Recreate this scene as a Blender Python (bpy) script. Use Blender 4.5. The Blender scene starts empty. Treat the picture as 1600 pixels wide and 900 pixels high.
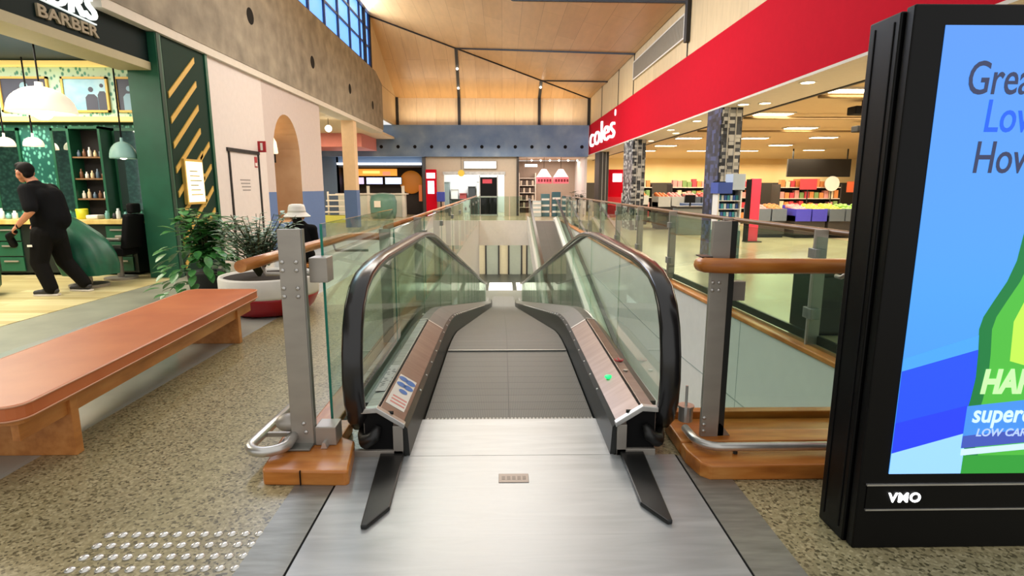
import bpy, math, random
from mathutils import Vector, Matrix
random.seed(7)
SC = bpy.context.scene
COL = SC.collection
OFF = {}
PI = math.pi

def srgb(h):
    h = h.lstrip('#'); o = []
    for i in (0, 2, 4):
        c = int(h[i:i+2], 16) / 255
        o.append(c / 12.92 if c <= .04045 else ((c + .055) / 1.055) ** 2.4)
    return (o[0], o[1], o[2], 1)

# ------------------------------------------------------------------ materials
def base_mat(name, col, rough=.5, metal=0., spec=.5):
    m = bpy.data.materials.new(name); m.use_nodes = True
    b = m.node_tree.nodes['Principled BSDF']
    b.inputs['Base Color'].default_value = srgb(col)
    b.inputs['Roughness'].default_value = rough
    b.inputs['Metallic'].default_value = metal
    b.inputs['Specular IOR Level'].default_value = spec
    return m, m.node_tree.nodes, m.node_tree.links, b

def coords(n, l, scale=(1, 1, 1), rot=(0, 0, 0)):
    t = n.new('ShaderNodeTexCoord'); mp = n.new('ShaderNodeMapping')
    mp.inputs['Scale'].default_value = scale; mp.inputs['Rotation'].default_value = rot
    l.new(t.outputs['Object'], mp.inputs['Vector'])
    return mp.outputs['Vector']

def ramp(n, stops):
    r = n.new('ShaderNodeValToRGB'); e = r.color_ramp.elements
    e[0].position, e[0].color = stops[0][0], srgb(stops[0][1])
    e[1].position, e[1].color = stops[1][0], srgb(stops[1][1])
    for p, c in stops[2:]:
        k = e.new(p); k.color = srgb(c)
    return r

def flat(name, col, rough=.5, metal=0., spec=.5, var=.06):
    """plain colour with a faint procedural mottling"""
    m, n, l, b = base_mat(name, col, rough, metal, spec)
    nz = n.new('ShaderNodeTexNoise'); nz.inputs['Scale'].default_value = 9
    nz.inputs['Detail'].default_value = 3
    l.new(coords(n, l), nz.inputs['Vector'])
    hs = n.new('ShaderNodeHueSaturation'); hs.inputs['Color'].default_value = srgb(col)
    mr = n.new('ShaderNodeMapRange'); mr.inputs['To Min'].default_value = 1 - var; mr.inputs['To Max'].default_value = 1 + var
    l.new(nz.outputs['Fac'], mr.inputs['Value']); l.new(mr.outputs['Result'], hs.inputs['Value'])
    l.new(hs.outputs['Color'], b.inputs['Base Color'])
    return m

def noisy(name, stops, scale=(4, 4, 4), rough=.5, metal=0., detail=4, bump=0., spec=.5):
    m, n, l, b = base_mat(name, stops[0][1], rough, metal, spec)
    nz = n.new('ShaderNodeTexNoise'); nz.inputs['Scale'].default_value = 1
    nz.inputs['Detail'].default_value = detail
    l.new(coords(n, l, scale), nz.inputs['Vector'])
    r = ramp(n, stops); l.new(nz.outputs['Fac'], r.inputs['Fac']); l.new(r.outputs['Color'], b.inputs['Base Color'])
    if bump:
        bp = n.new('ShaderNodeBump'); bp.inputs['Strength'].default_value = bump; bp.inputs['Distance'].default_value = .01
        l.new(nz.outputs['Fac'], bp.inputs['Height']); l.new(bp.outputs['Normal'], b.inputs['Normal'])
    return m

def emit(name, col, strength):
    m, n, l, b = base_mat(name, col, .5)
    b.inputs['Emission Color'].default_value = srgb(col); b.inputs['Emission Strength'].default_value = strength
    return m

def glassmat(name, tint, refl=1.0):
    m = bpy.data.materials.new(name); m.use_nodes = True
    n, l = m.node_tree.nodes, m.node_tree.links
    n.remove(n['Principled BSDF'])
    t = n.new('ShaderNodeBsdfTransparent'); t.inputs['Color'].default_value = srgb(tint)
    g = n.new('ShaderNodeBsdfGlossy'); g.inputs['Roughness'].default_value = .02
    g.inputs['Color'].default_value = (refl, refl, refl, 1)
    fr = n.new('ShaderNodeFresnel'); fr.inputs['IOR'].default_value = 1.45
    mx = n.new('ShaderNodeMixShader')
    ge = n.new('ShaderNodeNewGeometry'); iv = n.new('ShaderNodeMath'); iv.operation = 'SUBTRACT'; iv.inputs[0].default_value = 1
    l.new(ge.outputs['Backfacing'], iv.inputs[1]); mu = n.new('ShaderNodeMath'); mu.operation = 'MULTIPLY'
    l.new(fr.outputs['Fac'], mu.inputs[0]); l.new(iv.outputs['Value'], mu.inputs[1])
    l.new(mu.outputs['Value'], mx.inputs['Fac']); l.new(t.outputs['BSDF'], mx.inputs[1]); l.new(g.outputs['BSDF'], mx.inputs[2])
    l.new(mx.outputs['Shader'], n['Material Output'].inputs['Surface'])
    return m

def terrazzo():
    m, n, l, b = base_mat('terrazzo', '8a8270', .28)
    v1 = coords(n, l)
    vo = n.new('ShaderNodeTexVoronoi'); vo.inputs['Scale'].default_value = 82; l.new(v1, vo.inputs['Vector'])
    sep = n.new('ShaderNodeSeparateColor'); l.new(vo.outputs['Color'], sep.inputs['Color'])
    r1 = ramp(n, [(0, '66624f'), (.14, '827d67'), (.26, 'aba489'), (.7, 'b8b196'), (1, 'd2cbb2')]); l.new(sep.outputs[0], r1.inputs['Fac'])
    nz = n.new('ShaderNodeTexNoise'); nz.inputs['Scale'].default_value = .9; nz.inputs['Detail'].default_value = 3; l.new(v1, nz.inputs['Vector'])
    r2 = ramp(n, [(.3, 'd2cdb8'), (.7, 'f0e8d2')]); l.new(nz.outputs['Fac'], r2.inputs['Fac'])
    mx = n.new('ShaderNodeMix'); mx.data_type = 'RGBA'; mx.blend_type = 'MULTIPLY'; mx.inputs[0].default_value = 1
    l.new(r1.outputs['Color'], mx.inputs[6]); l.new(r2.outputs['Color'], mx.inputs[7])
    l.new(mx.outputs[2], b.inputs['Base Color'])
    return m

def planks(name, c1, c2, cgap, size, rot=(0, 0, 0), rough=.4, gap=.004, grain=(3, 40, 3)):
    """boards laid in a brick bond (object XY after rot)"""
    m, n, l, b = base_mat(name, c1, rough)
    v = coords(n, l, (1, 1, 1), rot)
    br = n.new('ShaderNodeTexBrick'); br.offset = .37
    br.inputs['Scale'].default_value = 1; br.inputs['Brick Width'].default_value = size[0]; br.inputs['Row Height'].default_value = size[1]
    br.inputs['Mortar Size'].default_value = gap; br.inputs['Mortar Smooth'].default_value = 0; br.inputs['Bias'].default_value = 0
    br.inputs['Color1'].default_value = srgb(c1); br.inputs['Color2'].default_value = srgb(c2); br.inputs['Mortar'].default_value = srgb(cgap)
    l.new(v, br.inputs['Vector'])
    nz = n.new('ShaderNodeTexNoise'); nz.inputs['Scale'].default_value = 1; nz.inputs['Detail'].default_value = 4
    l.new(coords(n, l, grain), nz.inputs['Vector'])
    mr = n.new('ShaderNodeMapRange'); mr.inputs['To Min'].default_value = .82; mr.inputs['To Max'].default_value = 1.16
    l.new(nz.outputs['Fac'], mr.inputs['Value'])
    hs = n.new('ShaderNodeHueSaturation'); l.new(br.outputs['Color'], hs.inputs['Color']); l.new(mr.outputs['Result'], hs.inputs['Value'])
    l.new(hs.outputs['Color'], b.inputs['Base Color'])
    return m

def pallet_mat():
    """fine lengthwise grooves and a cross joint every pallet"""
    m, n, l, b = base_mat('pallet_ribs', '4a4b47', .5, .25)
    v = coords(n, l)
    wv = n.new('ShaderNodeTexWave'); wv.bands_direction = 'X'; wv.inputs['Scale'].default_value = 26; l.new(v, wv.inputs['Vector'])
    r = ramp(n, [(.2, '4c4c47'), (.8, '65655e')]); l.new(wv.outputs['Fac'], r.inputs['Fac'])
    br = n.new('ShaderNodeTexBrick'); br.offset = 0
    br.inputs['Scale'].default_value = 1; br.inputs['Brick Width'].default_value = 50; br.inputs['Row Height'].default_value = .135
    br.inputs['Mortar Size'].default_value = .004
    br.inputs['Color1'].default_value = (1, 1, 1, 1); br.inputs['Color2'].default_value = (.9, .9, .9, 1); br.inputs['Mortar'].default_value = (.35, .35, .35, 1)
    l.new(v, br.inputs['Vector'])
    mx = n.new('ShaderNodeMix'); mx.data_type = 'RGBA'; mx.blend_type = 'MULTIPLY'; mx.inputs[0].default_value = 1
    l.new(r.outputs['Color'], mx.inputs[6]); l.new(br.outputs['Color'], mx.inputs[7]); l.new(mx.outputs[2], b.inputs['Base Color'])
    return m

def plate_mat():
    m, n, l, b = base_mat('landing_steel', 'b4b6b6', .36, .5)
    nz = n.new('ShaderNodeTexNoise'); nz.inputs['Scale'].default_value = 1; nz.inputs['Detail'].default_value = 6
    nz.inputs['Distortion'].default_value = 1.2
    l.new(coords(n, l, (1.2, 11, 2)), nz.inputs['Vector'])
    r = ramp(n, [(.25, 'a2a5a6'), (.5, 'b1b4b5'), (.75, 'c1c4c4')]); l.new(nz.outputs['Fac'], r.inputs['Fac']); l.new(r.outputs['Color'], b.inputs['Base Color'])
    mr = n.new('ShaderNodeMapRange'); mr.inputs['To Min'].default_value = .28; mr.inputs['To Max'].default_value = .5
    l.new(nz.outputs['Fac'], mr.inputs['Value']); l.new(mr.outputs['Result'], b.inputs['Roughness'])
    return m

def pattern_mat(name, a, bcol, scale, rough=.5):
    """busy two-tone leaf-like pattern"""
    m, n, l, b = base_mat(name, a, rough)
    vo = n.new('ShaderNodeTexVoronoi'); vo.inputs['Scale'].default_value = scale; l.new(coords(n, l, (1, 1, .7)), vo.inputs['Vector'])
    r = ramp(n, [(.25, bcol), (.45, a)]); l.new(vo.outputs['Distance'], r.inputs['Fac']); l.new(r.outputs['Color'], b.inputs['Base Color'])
    return m

def mosaic_mat(name, cols, cell, rough=.35):
    m, n, l, b = base_mat(name, cols[0], rough)
    vo = n.new('ShaderNodeTexVoronoi'); vo.distance = 'CHEBYCHEV'; vo.inputs['Randomness'].default_value = .25
    vo.inputs['Scale'].default_value = 1
    l.new(coords(n, l, (1 / cell[0], 1 / cell[1], 1 / cell[2])), vo.inputs['Vector'])
    sep = n.new('ShaderNodeSeparateColor'); l.new(vo.outputs['Color'], sep.inputs['Color'])
    k = len(cols); r = ramp(n, [(i / k, c) for i, c in enumerate(cols)]); r.color_ramp.interpolation = 'CONSTANT'
    l.new(sep.outputs[0], r.inputs['Fac']); l.new(r.outputs['Color'], b.inputs['Base Color'])
    return m

# ------------------------------------------------------------------ meshes
class MB:
    def __init__(s): s.v = []; s.f = []; s.mi = []; s.sm = []; s.m = 0
    def add(s, vs, fs, smooth=False):
        o = len(s.v); s.v += [tuple(p) for p in vs]
        for f in fs:
            s.f.append([i + o for i in f]); s.mi.append(s.m); s.sm.append(smooth)
        return s
    def mat(s, i): s.m = i; return s
    def box(s, x0, x1, y0, y1, z0, z1):
        return s.add([(x0, y0, z0), (x1, y0, z0), (x1, y1, z0), (x0, y1, z0), (x0, y0, z1), (x1, y0, z1), (x1, y1, z1), (x0, y1, z1)],
                     [(3, 2, 1, 0), (4, 5, 6, 7), (0, 1, 5, 4), (1, 2, 6, 5), (2, 3, 7, 6), (3, 0, 4, 7)])
    def prism(s, poly, axis, a, b):
        """poly: 2D points; axis 'x': (y,z), 'y': (x,z), 'z': (x,y)"""
        def P(p, t):
            return (t, p[0], p[1]) if axis == 'x' else ((p[0], t, p[1]) if axis == 'y' else (p[0], p[1], t))
        n = len(poly); vs = [P(p, a) for p in poly] + [P(p, b) for p in poly]
        ar = sum(poly[i][0] * poly[(i + 1) % n][1] - poly[(i + 1) % n][0] * poly[i][1] for i in range(n))
        fs = [[i, (i + 1) % n, n + (i + 1) % n, n + i] for i in range(n)] + [list(range(n))[::-1], list(range(n, 2 * n))]
        flip = (ar < 0) != (b < a)
        if axis == 'y': flip = not flip
        if flip: fs = [f[::-1] for f in fs]
        return s.add(vs, fs)
    def tube(s, pts, r, seg=10, caps=True, closed=False):
        pts = [Vector(p) for p in pts]; n = len(pts); rs = r if isinstance(r, (list, tuple)) else [r] * n
        rings = []; up = None
        for i, p in enumerate(pts):
            if closed: t = pts[(i + 1) % n] - pts[i - 1]
            else: t = (pts[min(i + 1, n - 1)] - pts[max(i - 1, 0)])
            t.normalize()
            if up is None:
                up = Vector((0, 0, 1)) if abs(t.z) < .9 else Vector((1, 0, 0))
            up = (up - t * up.dot(t)); up.normalize(); sd = t.cross(up)
            rings.append([p + (up * math.sin(2 * PI * k / seg) + sd * math.cos(2 * PI * k / seg)) * rs[i] for k in range(seg)])
        vs = [q for rg in rings for q in rg]; fs = []
        for i in range(n if closed else n - 1):
            j = (i + 1) % n
            for k in range(seg):
                fs.append([i * seg + k, j * seg + k, j * seg + (k + 1) % seg, i * seg + (k + 1) % seg])
        s.add(vs, fs, True)
        if caps and not closed:
            o = len(s.v) - len(vs)
            s.f.append([o + k for k in range(seg)]); s.mi.append(s.m); s.sm.append(False)
            s.f.append([o + (n - 1) * seg + k for k in range(seg)][::-1]); s.mi.append(s.m); s.sm.append(False)
        return s
    def sweep(s, sec, path, x=0.):
        """sec: (across, outward) points, path: (y,z) polyline in plane x"""
        n = len(path); vs = []; k = len(sec)
        for i, (y, z) in enumerate(path):
            a = path[max(i - 1, 0)]; b = path[min(i + 1, n - 1)]
            ty, tz = b[0] - a[0], b[1] - a[1]; L = math.hypot(ty, tz); ty /= L; tz /= L
            ny, nz = -tz, ty
            for (ax, o) in sec: vs.append((x + ax, y + ny * o, z + nz * o))
        fs = []
        for i in range(n - 1):
            for j in range(k):
                fs.append([i * k + j, i * k + (j + 1) % k, (i + 1) * k + (j + 1) % k, (i + 1) * k + j])
        fs.append(list(range(k))[::-1]); fs.append([(n - 1) * k + j for j in range(k)])
        return s.add(vs, fs, True)
    def lathe(s, prof, c, seg=24, axis='z', smooth=True):
        vs = []
        for (r, h) in prof:
            for k in range(seg):
                a = 2 * PI * k / seg; p = (r * math.cos(a), r * math.sin(a), h)
                if axis == 'x': p = (p[2], p[0], p[1])
                if axis == 'y': p = (p[1], p[2], p[0])
                vs.append((c[0] + p[0], c[1] + p[1], c[2] + p[2]))
        n = len(prof); fs = []
        for i in range(n - 1):
            for k in range(seg):
                fs.append([i * seg + k, i * seg + (k + 1) % seg, (i + 1) * seg + (k + 1) % seg, (i + 1) * seg + k])
        op = tuple(prof[0]) == tuple(prof[-1])
        if prof[0][0] > 1e-4 and not op: fs.append(list(range(seg))[::-1])
        if prof[-1][0] > 1e-4 and not op: fs.append([(n - 1) * seg + k for k in range(seg)])
        return s.add(vs, fs, smooth)
    def cyl(s, c, r, h, seg=16, axis='z'):
        return s.lathe([(r, 0), (r, h)], c, seg, axis, False)
    def ball(s, c, r, seg=14, rings=9):
        r = r if isinstance(r, (tuple, list)) else (r, r, r); vs = []; fs = []
        for i in range(rings + 1):
            t = PI * i / rings
            for k in range(seg):
                a = 2 * PI * k / seg
                vs.append((c[0] + r[0] * math.sin(t) * math.cos(a), c[1] + r[1] * math.sin(t) * math.sin(a), c[2] - r[2] * math.cos(t)))
        for i in range(rings):
            for k in range(seg):
                fs.append([i * seg + k, i * seg + (k + 1) % seg, (i + 1) * seg + (k + 1) % seg, (i + 1) * seg + k])
        return s.add(vs, fs, True)
    def limb(s, a, b, ra, rb, seg=12):
        """tapered capsule"""
        a, b = Vector(a), Vector(b); d = b - a; L = d.length
        if L < 1e-6: return s.ball(a, ra)
        d /= L; pts = []; rs = []
        for k in range(4):
            t = k / 4 * PI / 2; pts.append(a - d * ra * math.cos(t)); rs.append(max(ra * math.sin(t), .0005))
        for k in range(7):
            t = k / 6; pts.append(a + d * L * t); rs.append(ra + (rb - ra) * t)
        for k in range(1, 5):
            t = k / 4 * PI / 2; pts.append(b + d * rb * math.sin(t)); rs.append(max(rb * math.cos(t), .0005))
        return s.tube(pts, rs, seg)
    def build(s, name, mats, parent=None, bevel=0., seg=2, cut=None):
        mats = mats if isinstance(mats, (list, tuple)) else [mats]
        off = Vector((0, 0, 0)) if parent is None else OFF[parent]
        me = bpy.data.meshes.new(name)
        me.from_pydata([tuple(Vector(p) - off) for p in s.v], [], s.f)
        for m in mats: me.materials.append(m)
        for p, mi, sm in zip(me.polygons, s.mi, s.sm): p.material_index = mi; p.use_smooth = sm
        me.update()
        o = bpy.data.objects.new(name, me); COL.objects.link(o)
        OFF[o] = off
        if parent is not None: o.parent = parent
        if bevel:
            b = o.modifiers.new('bevel', 'BEVEL'); b.width = bevel; b.segments = seg; b.limit_method = 'ANGLE'; b.angle_limit = .7
            b.harden_normals = False
        return o

def thing(name, label, cat, loc=(0, 0, 0), group=None):
    o = bpy.data.objects.new(name, None); COL.objects.link(o); o.location = loc; o.empty_display_size = .1
    OFF[o] = Vector(loc); return tag(o, label, cat, group)
def tag(o, label, cat, group=None):
    o['label'] = label; o['category'] = cat
    if group: o['group'] = group
    return o
def solo(mb, name, label, cat, mats, group=None, bevel=0., origin=None):
    o = mb.build(name, mats, None, bevel)
    if origin:
        v = Vector(origin); o.data.transform(Matrix.Translation(-v)); o.location = v
    return tag(o, label, cat, group)
def struct(mb, name, mats, bevel=0.):
    o = mb.build(name, mats, None, bevel); o['kind'] = 'structure'; return o
def dup(root, loc, label=None, group=None):
    r = root.copy(); COL.objects.link(r); r.location = loc
    if label: r['label'] = label
    if group: r['group'] = group
    for ch in list(root.children):
        c = ch.copy(); COL.objects.link(c); c.parent = r
        for g in list(ch.children):
            d = g.copy(); COL.objects.link(d); d.parent = c
    return r
ORD = ['first', 'second', 'third', 'fourth', 'fifth', 'sixth', 'seventh', 'eighth', 'ninth', 'tenth', 'eleventh', 'twelfth', 'thirteenth', 'fourteenth', 'fifteenth', 'sixteenth', 'seventeenth', 'eighteenth', 'nineteenth', 'twentieth']

AX = {'-y': ((1, 0, 0), (0, 0, 1), (0, -1, 0)), '-x': ((0, -1, 0), (0, 0, 1), (-1, 0, 0)), '+x': ((0, 1, 0), (0, 0, 1), (1, 0, 0)), '+z': ((1, 0, 0), (0, 1, 0), (0, 0, 1))}
def text(name, s, size, loc, face, m, parent=None, ext=.004, sx=1., shear=0., bold=0., align='LEFT', width=None, rot=None, space=1.):
    """lettering as a real mesh; loc is the left end of the base line; width stretches it to fit"""
    cu = bpy.data.curves.new('lettering', 'FONT'); cu.body = s; cu.size = size; cu.extrude = ext; cu.shear = shear; cu.offset = bold
    cu.align_x = align; cu.space_character = space; cu.resolution_u = 4
    to = bpy.data.objects.new('lettering', cu); COL.objects.link(to)
    dg = bpy.context.evaluated_depsgraph_get(); dg.update()
    me = bpy.data.meshes.new_from_object(to.evaluated_get(dg))
    bpy.data.objects.remove(to); bpy.data.curves.remove(cu)
    xs = [v.co.x for v in me.vertices]
    if width: sx = width / (max(xs) - min(xs))
    X, Y, Z = (rot if rot else [Vector(a) for a in AX[face]])
    off = Vector((0, 0, 0)) if parent is None else OFF[parent]
    for v in me.vertices:
        p = v.co; v.co = Vector(loc) + Vector(X) * p.x * sx + Vector(Y) * p.y + Vector(Z) * (p.z + ext) - off
    me.materials.clear(); me.materials.append(m); me.name = name
    o = bpy.data.objects.new(name, me); COL.objects.link(o); OFF[o] = off
    if parent is not None: o.parent = parent
    return o

def organic(mb, name, mats, parent, voxel=.012, smooth=6, fac=.5):
    """fuse overlapping forms into one continuous surface"""
    o = mb.build('tmp', mats, None)
    r = o.modifiers.new('r', 'REMESH'); r.mode = 'VOXEL'; r.voxel_size = voxel; r.use_smooth_shade = True
    s = o.modifiers.new('s', 'SMOOTH'); s.iterations = smooth; s.factor = fac
    dg = bpy.context.evaluated_depsgraph_get(); dg.update()
    me = bpy.data.meshes.new_from_object(o.evaluated_get(dg))
    bpy.data.objects.remove(o)
    off = OFF[parent] if parent is not None else Vector((0, 0, 0))
    me.transform(Matrix.Translation(-off)); me.name = name
    for p in me.polygons: p.use_smooth = True
    q = bpy.data.objects.new(name, me); COL.objects.link(q); OFF[q] = off
    if parent is not None: q.parent = parent
    return q

def point_light(name, loc, energy, col='ffffff', r=.1):
    d = bpy.data.lights.new(name, 'POINT'); d.energy = energy; d.color = srgb(col)[:3]; d.shadow_soft_size = r
    o = bpy.data.objects.new(name, d); COL.objects.link(o); o.location = loc; return o
def area_light(name, loc, rot, size, energy, col='ffffff'):
    d = bpy.data.lights.new(name, 'AREA'); d.shape = 'RECTANGLE'; d.size, d.size_y = size; d.energy = energy; d.color = srgb(col)[:3]
    o = bpy.data.objects.new(name, d); COL.objects.link(o); o.location = loc; o.rotation_euler = rot; return o

# ------------------------------------------------------------------ palette
M = {}
M['terrazzo'] = terrazzo()
M['joint'] = flat('floor_joint', 'a9b0aa', .25)
M['concrete'] = noisy('raw_concrete', [(.3, '7b7365'), (.5, '8f8676'), (.7, 'a19784')], (2.4, 2.4, 2.4), .8, 0, 8, .15)
M['soffit'] = flat('soffit_paint', 'd8d0c2', .7)
M['greenplank'] = planks('timber_shop_floor', 'd9cf9e', 'b9a871', '94895c', (1.6, .14), (0, 0, 0), .35, .003, (2, 30, 2))
M['steel'] = noisy('brushed_steel', [(.3, 'a39c93'), (.7, 'b1aaa0')], (3, 3, 9), .4, .45, 3)
M['bright_steel'] = noisy('polished_steel', [(.3, 'c0beb9'), (.7, 'd8d6d2')], (8, 8, 8), .3, .75, 2)
M['dull_steel'] = noisy('dull_steel', [(.3, '84857f'), (.7, '9d9d97')], (5, 30, 5), .45, .7, 3)
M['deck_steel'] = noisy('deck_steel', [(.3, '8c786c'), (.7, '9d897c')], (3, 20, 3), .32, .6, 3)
M['dark_steel'] = flat('dark_steel', '3b3c3a', .4, .6)
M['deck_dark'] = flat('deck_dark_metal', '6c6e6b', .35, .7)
M['plate'] = plate_mat()
M['glint'] = flat('painted_glint', '8a8b86', .3, .3)
M['pallet'] = pallet_mat()
M['rubber'] = flat('black_rubber', '191918', .38)
M['handrail'] = flat('handrail_rubber', '1b1a1b', .22, 0, .6)
M['black'] = flat('black_gloss', '030304', .4, 0, .22)
M['matte_black'] = flat('matte_black', '0a0a0b', .7, 0, .2)
M['wood'] = noisy('oiled_hardwood', [(.25, '9c561f'), (.5, 'c47833'), (.75, 'dd9950')], (3, 14, 14), .3, 0, 5)
M['wood_y'] = noisy('oiled_hardwood_rail', [(.25, 'a05a24'), (.5, 'c67c3a'), (.75, 'dc9b56')], (14, 3, 14), .3, 0, 5)
M['benchwood'] = noisy('bench_timber', [(.25, 'a5642f'), (.5, 'c48042'), (.75, 'd69657')], (14, 3, 14), .4, 0, 5)
M['leather'] = noisy('tan_vinyl', [(.3, 'bd6238'), (.7, 'd07746')], (2.2, 2.2, 2.2), .38, 0, 4)
M['piping'] = flat('piping_vinyl', 'd59a78', .4)
M['glass'] = glassmat('clear_glass', 'eef6f1', .9)
M['glass2'] = glassmat('guard_glass', 'e6f1ea', 1.)
M['glass_edge'] = flat('green_glass_edge', '2f8f7c', .15)
M['white'] = flat('white_paint', 'e6e2da', .6)
M['voidwall'] = flat('void_wall_paint', 'e2ded6', .5)
M['pinkwall'] = flat('blush_wall_paint', 'e0d6d0', .65)
M['pinkwall2'] = flat('dusky_wall_paint', 'cdbfb9', .65)
M['bluedado'] = flat('blue_dado_paint', '5a76a8', .6)
M['cream'] = flat('cream_paint', 'e8d3a8', .6)
M['ceilply'] = planks('ceiling_ply', 'cfa673', 'c49a66', 'a27a4e', (3.4, .62), (0, 0, PI / 2), .34, .006, (6, 1.2, 1))
M['wallply'] = planks('wall_ply', 'e6cfac', 'dcc29a', 'b89a70', (1.0, 3.0), (PI / 2, 0, 0), .5, .006, (9, 9, 2))
M['wallply_x'] = planks('wall_ply_side', 'd6be92', 'ccb184', 'a98f66', (2.2, 3.0), (0, PI / 2, PI / 2), .5, .006, (9, 9, 2))
M['track'] = flat('black_track', '1d1a18', .6)
M['red'] = flat('signal_red', 'c40a24', .8, 0, .1)
M['dkred'] = flat('deep_red', 'a31421', .4)
M['bluefascia'] = noisy('blue_grey_concrete', [(.3, '627a9c'), (.55, '768ca8'), (.75, '8a9db2')], (1.3, 1.3, 1.3), .75, 0, 7, .1)
M['blueglass'] = emit('daylit_window', '5b95ea', 1.5)
M['navy'] = flat('navy_frame', '25395c', .4)
M['green'] = noisy('bottle_green_paint', [(.3, '175038'), (.7, '1d5f45')], (2, 2, 2), .42, 0, 3)
M['darkgreen'] = flat('dark_green_board', '0c2f22', .6, 0, .2)
M['fascia_green'] = flat('sign_board', '041a18', .6, 0, .15)
M['gold'] = flat('gold_trim', 'd9b156', .45, .1)
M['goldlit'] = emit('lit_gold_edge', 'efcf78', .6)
M['wallpaper'] = pattern_mat('leaf_wallpaper', 'bfe0cb', '3c8a78', 15)
M['tealpattern'] = pattern_mat('teal_leaf_tiles', '0f564d', '68b9a5', 16)
M['bulb'] = emit('white_glow', 'fff3dc', 5)
M['bulb_soft'] = emit('soft_glow', 'fff0d6', .62)
M['white_em'] = emit('white_sign_light', 'ffffff', 2.2)
M['downlight'] = emit('warm_downlight', 'ffe9bd', 14)
M['mirror'] = base_mat('mirror', 'cfd8d6', .04, 1.)[0]
M['yellow'] = flat('yellow_plastic', 'd8d12a', .4)
M['skin'] = noisy('skin', [(.3, 'b87a5f'), (.7, 'c98d70')], (12, 12, 12), .5, 0, 3)
M['hair'] = flat('dark_hair', '0d0a09', .75, 0, .2)
M['tee'] = flat('black_cotton', '0b0c0f', .85, 0, .15)
M['pants'] = flat('black_cargo_cloth', '0d0c0b', .85, 0, .15)
M['cape'] = noisy('green_cape', [(.3, '0f4a36'), (.7, '18664b')], (4, 4, 4), .45, 0, 3, .1)
M['sole'] = flat('white_sole', 'd9d2cc', .5)
M['shoe'] = flat('dark_shoe', '2b2a2c', .6)
M['hat'] = flat('white_canvas', 'e9e5dc', .8)
M['leaf'] = noisy('green_leaf', [(.3, '2a6330'), (.7, '55984c')], (9, 9, 9), .35, 0, 2)
M['leaf2'] = noisy('pale_leaf', [(.3, '62856a'), (.7, 'b5cbb2')], (9, 9, 9), .45, 0, 2)
M['stem'] = flat('plant_stem', '4b4a2b', .7)
M['soil'] = flat('soil', '2a2019', .9)
M['stud'] = flat('stainless_stud', 'e2e0da', .22, .6)
M['market_floor'] = noisy('polished_market_floor', [(.3, 'b7a888'), (.7, 'c8b996')], (.8, .8, .8), .22, 0, 4)
M['market_ceil'] = flat('market_ceiling_paint', 'c9b189', .7)
M['dark_wall'] = flat('charcoal_board', '393531', .6)
M['mosaic'] = mosaic_mat('black_white_tile', ['15161a', '2b2d33', 'b9b7b2', '3a3d44', '8d8d8a'], (.12, .12, .07))
M['mosaic_blue'] = mosaic_mat('blue_black_tile', ['1a1c28', '30364f', '454f77', '23263a'], (.1, .1, .08))
# ------------------------------------------------------------------ the setting
VX0, VX1, VY0, VY1, LOW = -1.06, 2.58, 3.35, 25.5, -4.2      # void between the two floors
def edge_x(y): return 2.8 - .05 * (min(y, 9) - 4.5) if y < 9 else 2.575
RIGHT_EDGE = [(2.86, VY0), (2.575, 9.), (2.575, VY1)]

b = MB()
b.mat(0).box(-2.62, 14, -4, VY0, -.3, 0).box(-2.62, VX0, VY0, VY1, -.3, 0)
b.mat(1).box(-2.66, -2.62, -4, VY1, -.3, .0005)
b.mat(2).box(-4.6, -2.66, -4, VY1, -.3, 0)
b.mat(3).box(-5.47, -4.6, -4, VY1, -.3, 0)
b.mat(3).box(-15, -5.47, 11, VY1, -.3, 0)
struct(b, 'floor', [M['terrazzo'], M['joint'],
       noisy('pale_ground_concrete', [(.3, '9aa09b'), (.7, 'b4b8ae')], (1.2, 1.2, 1.2), .22, 0, 6),
       noisy('grey_ground_concrete', [(.3, '7e8173'), (.7, '979a88')], (2, 2, 2), .4, 0, 8)])
b = MB().box(-15, -5.47, -4, 11, -.3, .006)
struct(b, 'floor', M['greenplank'])
b = MB().prism([(14, VY0), (14, 3.36), (26, 3.36), (26, VY1)] + RIGHT_EDGE[::-1], 'z', -.3, 0)
struct(b, 'floor', M['market_floor'])
b = MB().box(-15, 26, VY1, 40, -1.1, 0)
struct(b, 'floor', [M['market_floor']])
# lower storey
b = MB().box(-9, 9, 2.5, 31, LOW - .1, LOW)
struct(b, 'floor', flat('lower_floor', '6d6f69', .3))
b = MB()
for k in range(9): b.box(-7.2 + k * 1.6, -7.2 + k * 1.6 + 1.36, 31.0, 33.6, LOW - .1, LOW + .004)
b.mat(1).box(-9, 9, 33.6, 37, LOW - .1, LOW)
b.mat(1).box(-9, 9, 31.0, 33.6, LOW - .1, LOW)
struct(b, 'floor', [flat('lower_lit_floor_band', 'f2f2ee', .3), flat('lower_dark_tile', '2d302c', .4)])  # white panels paint in the bright light on the lower floor
b = MB().box(-9, 9, 37, 37.2, LOW, -1.1)
struct(b, 'wall_lower', flat('lower_wall', 'b5ac90', .6))
n_door = [0]
for x0 in (-1.15, .35, 1.55):
    b = MB(); w = .95
    b.mat(1).box(x0, x0 + .1, 36.88, 37, LOW, LOW + 2.3).box(x0 + w - .1, x0 + w, 36.88, 37, LOW, LOW + 2.3).box(x0, x0 + w, 36.88, 37, LOW + 2.3, LOW + 2.42)
    b.mat(0).box(x0 + .1, x0 + w - .1, 36.93, 37, LOW, LOW + 2.3)
    n_door[0] += 1
    struct(b, 'door_%d' % n_door[0], [flat('lower_door', '8d9488', .3), M['track']])
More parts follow.
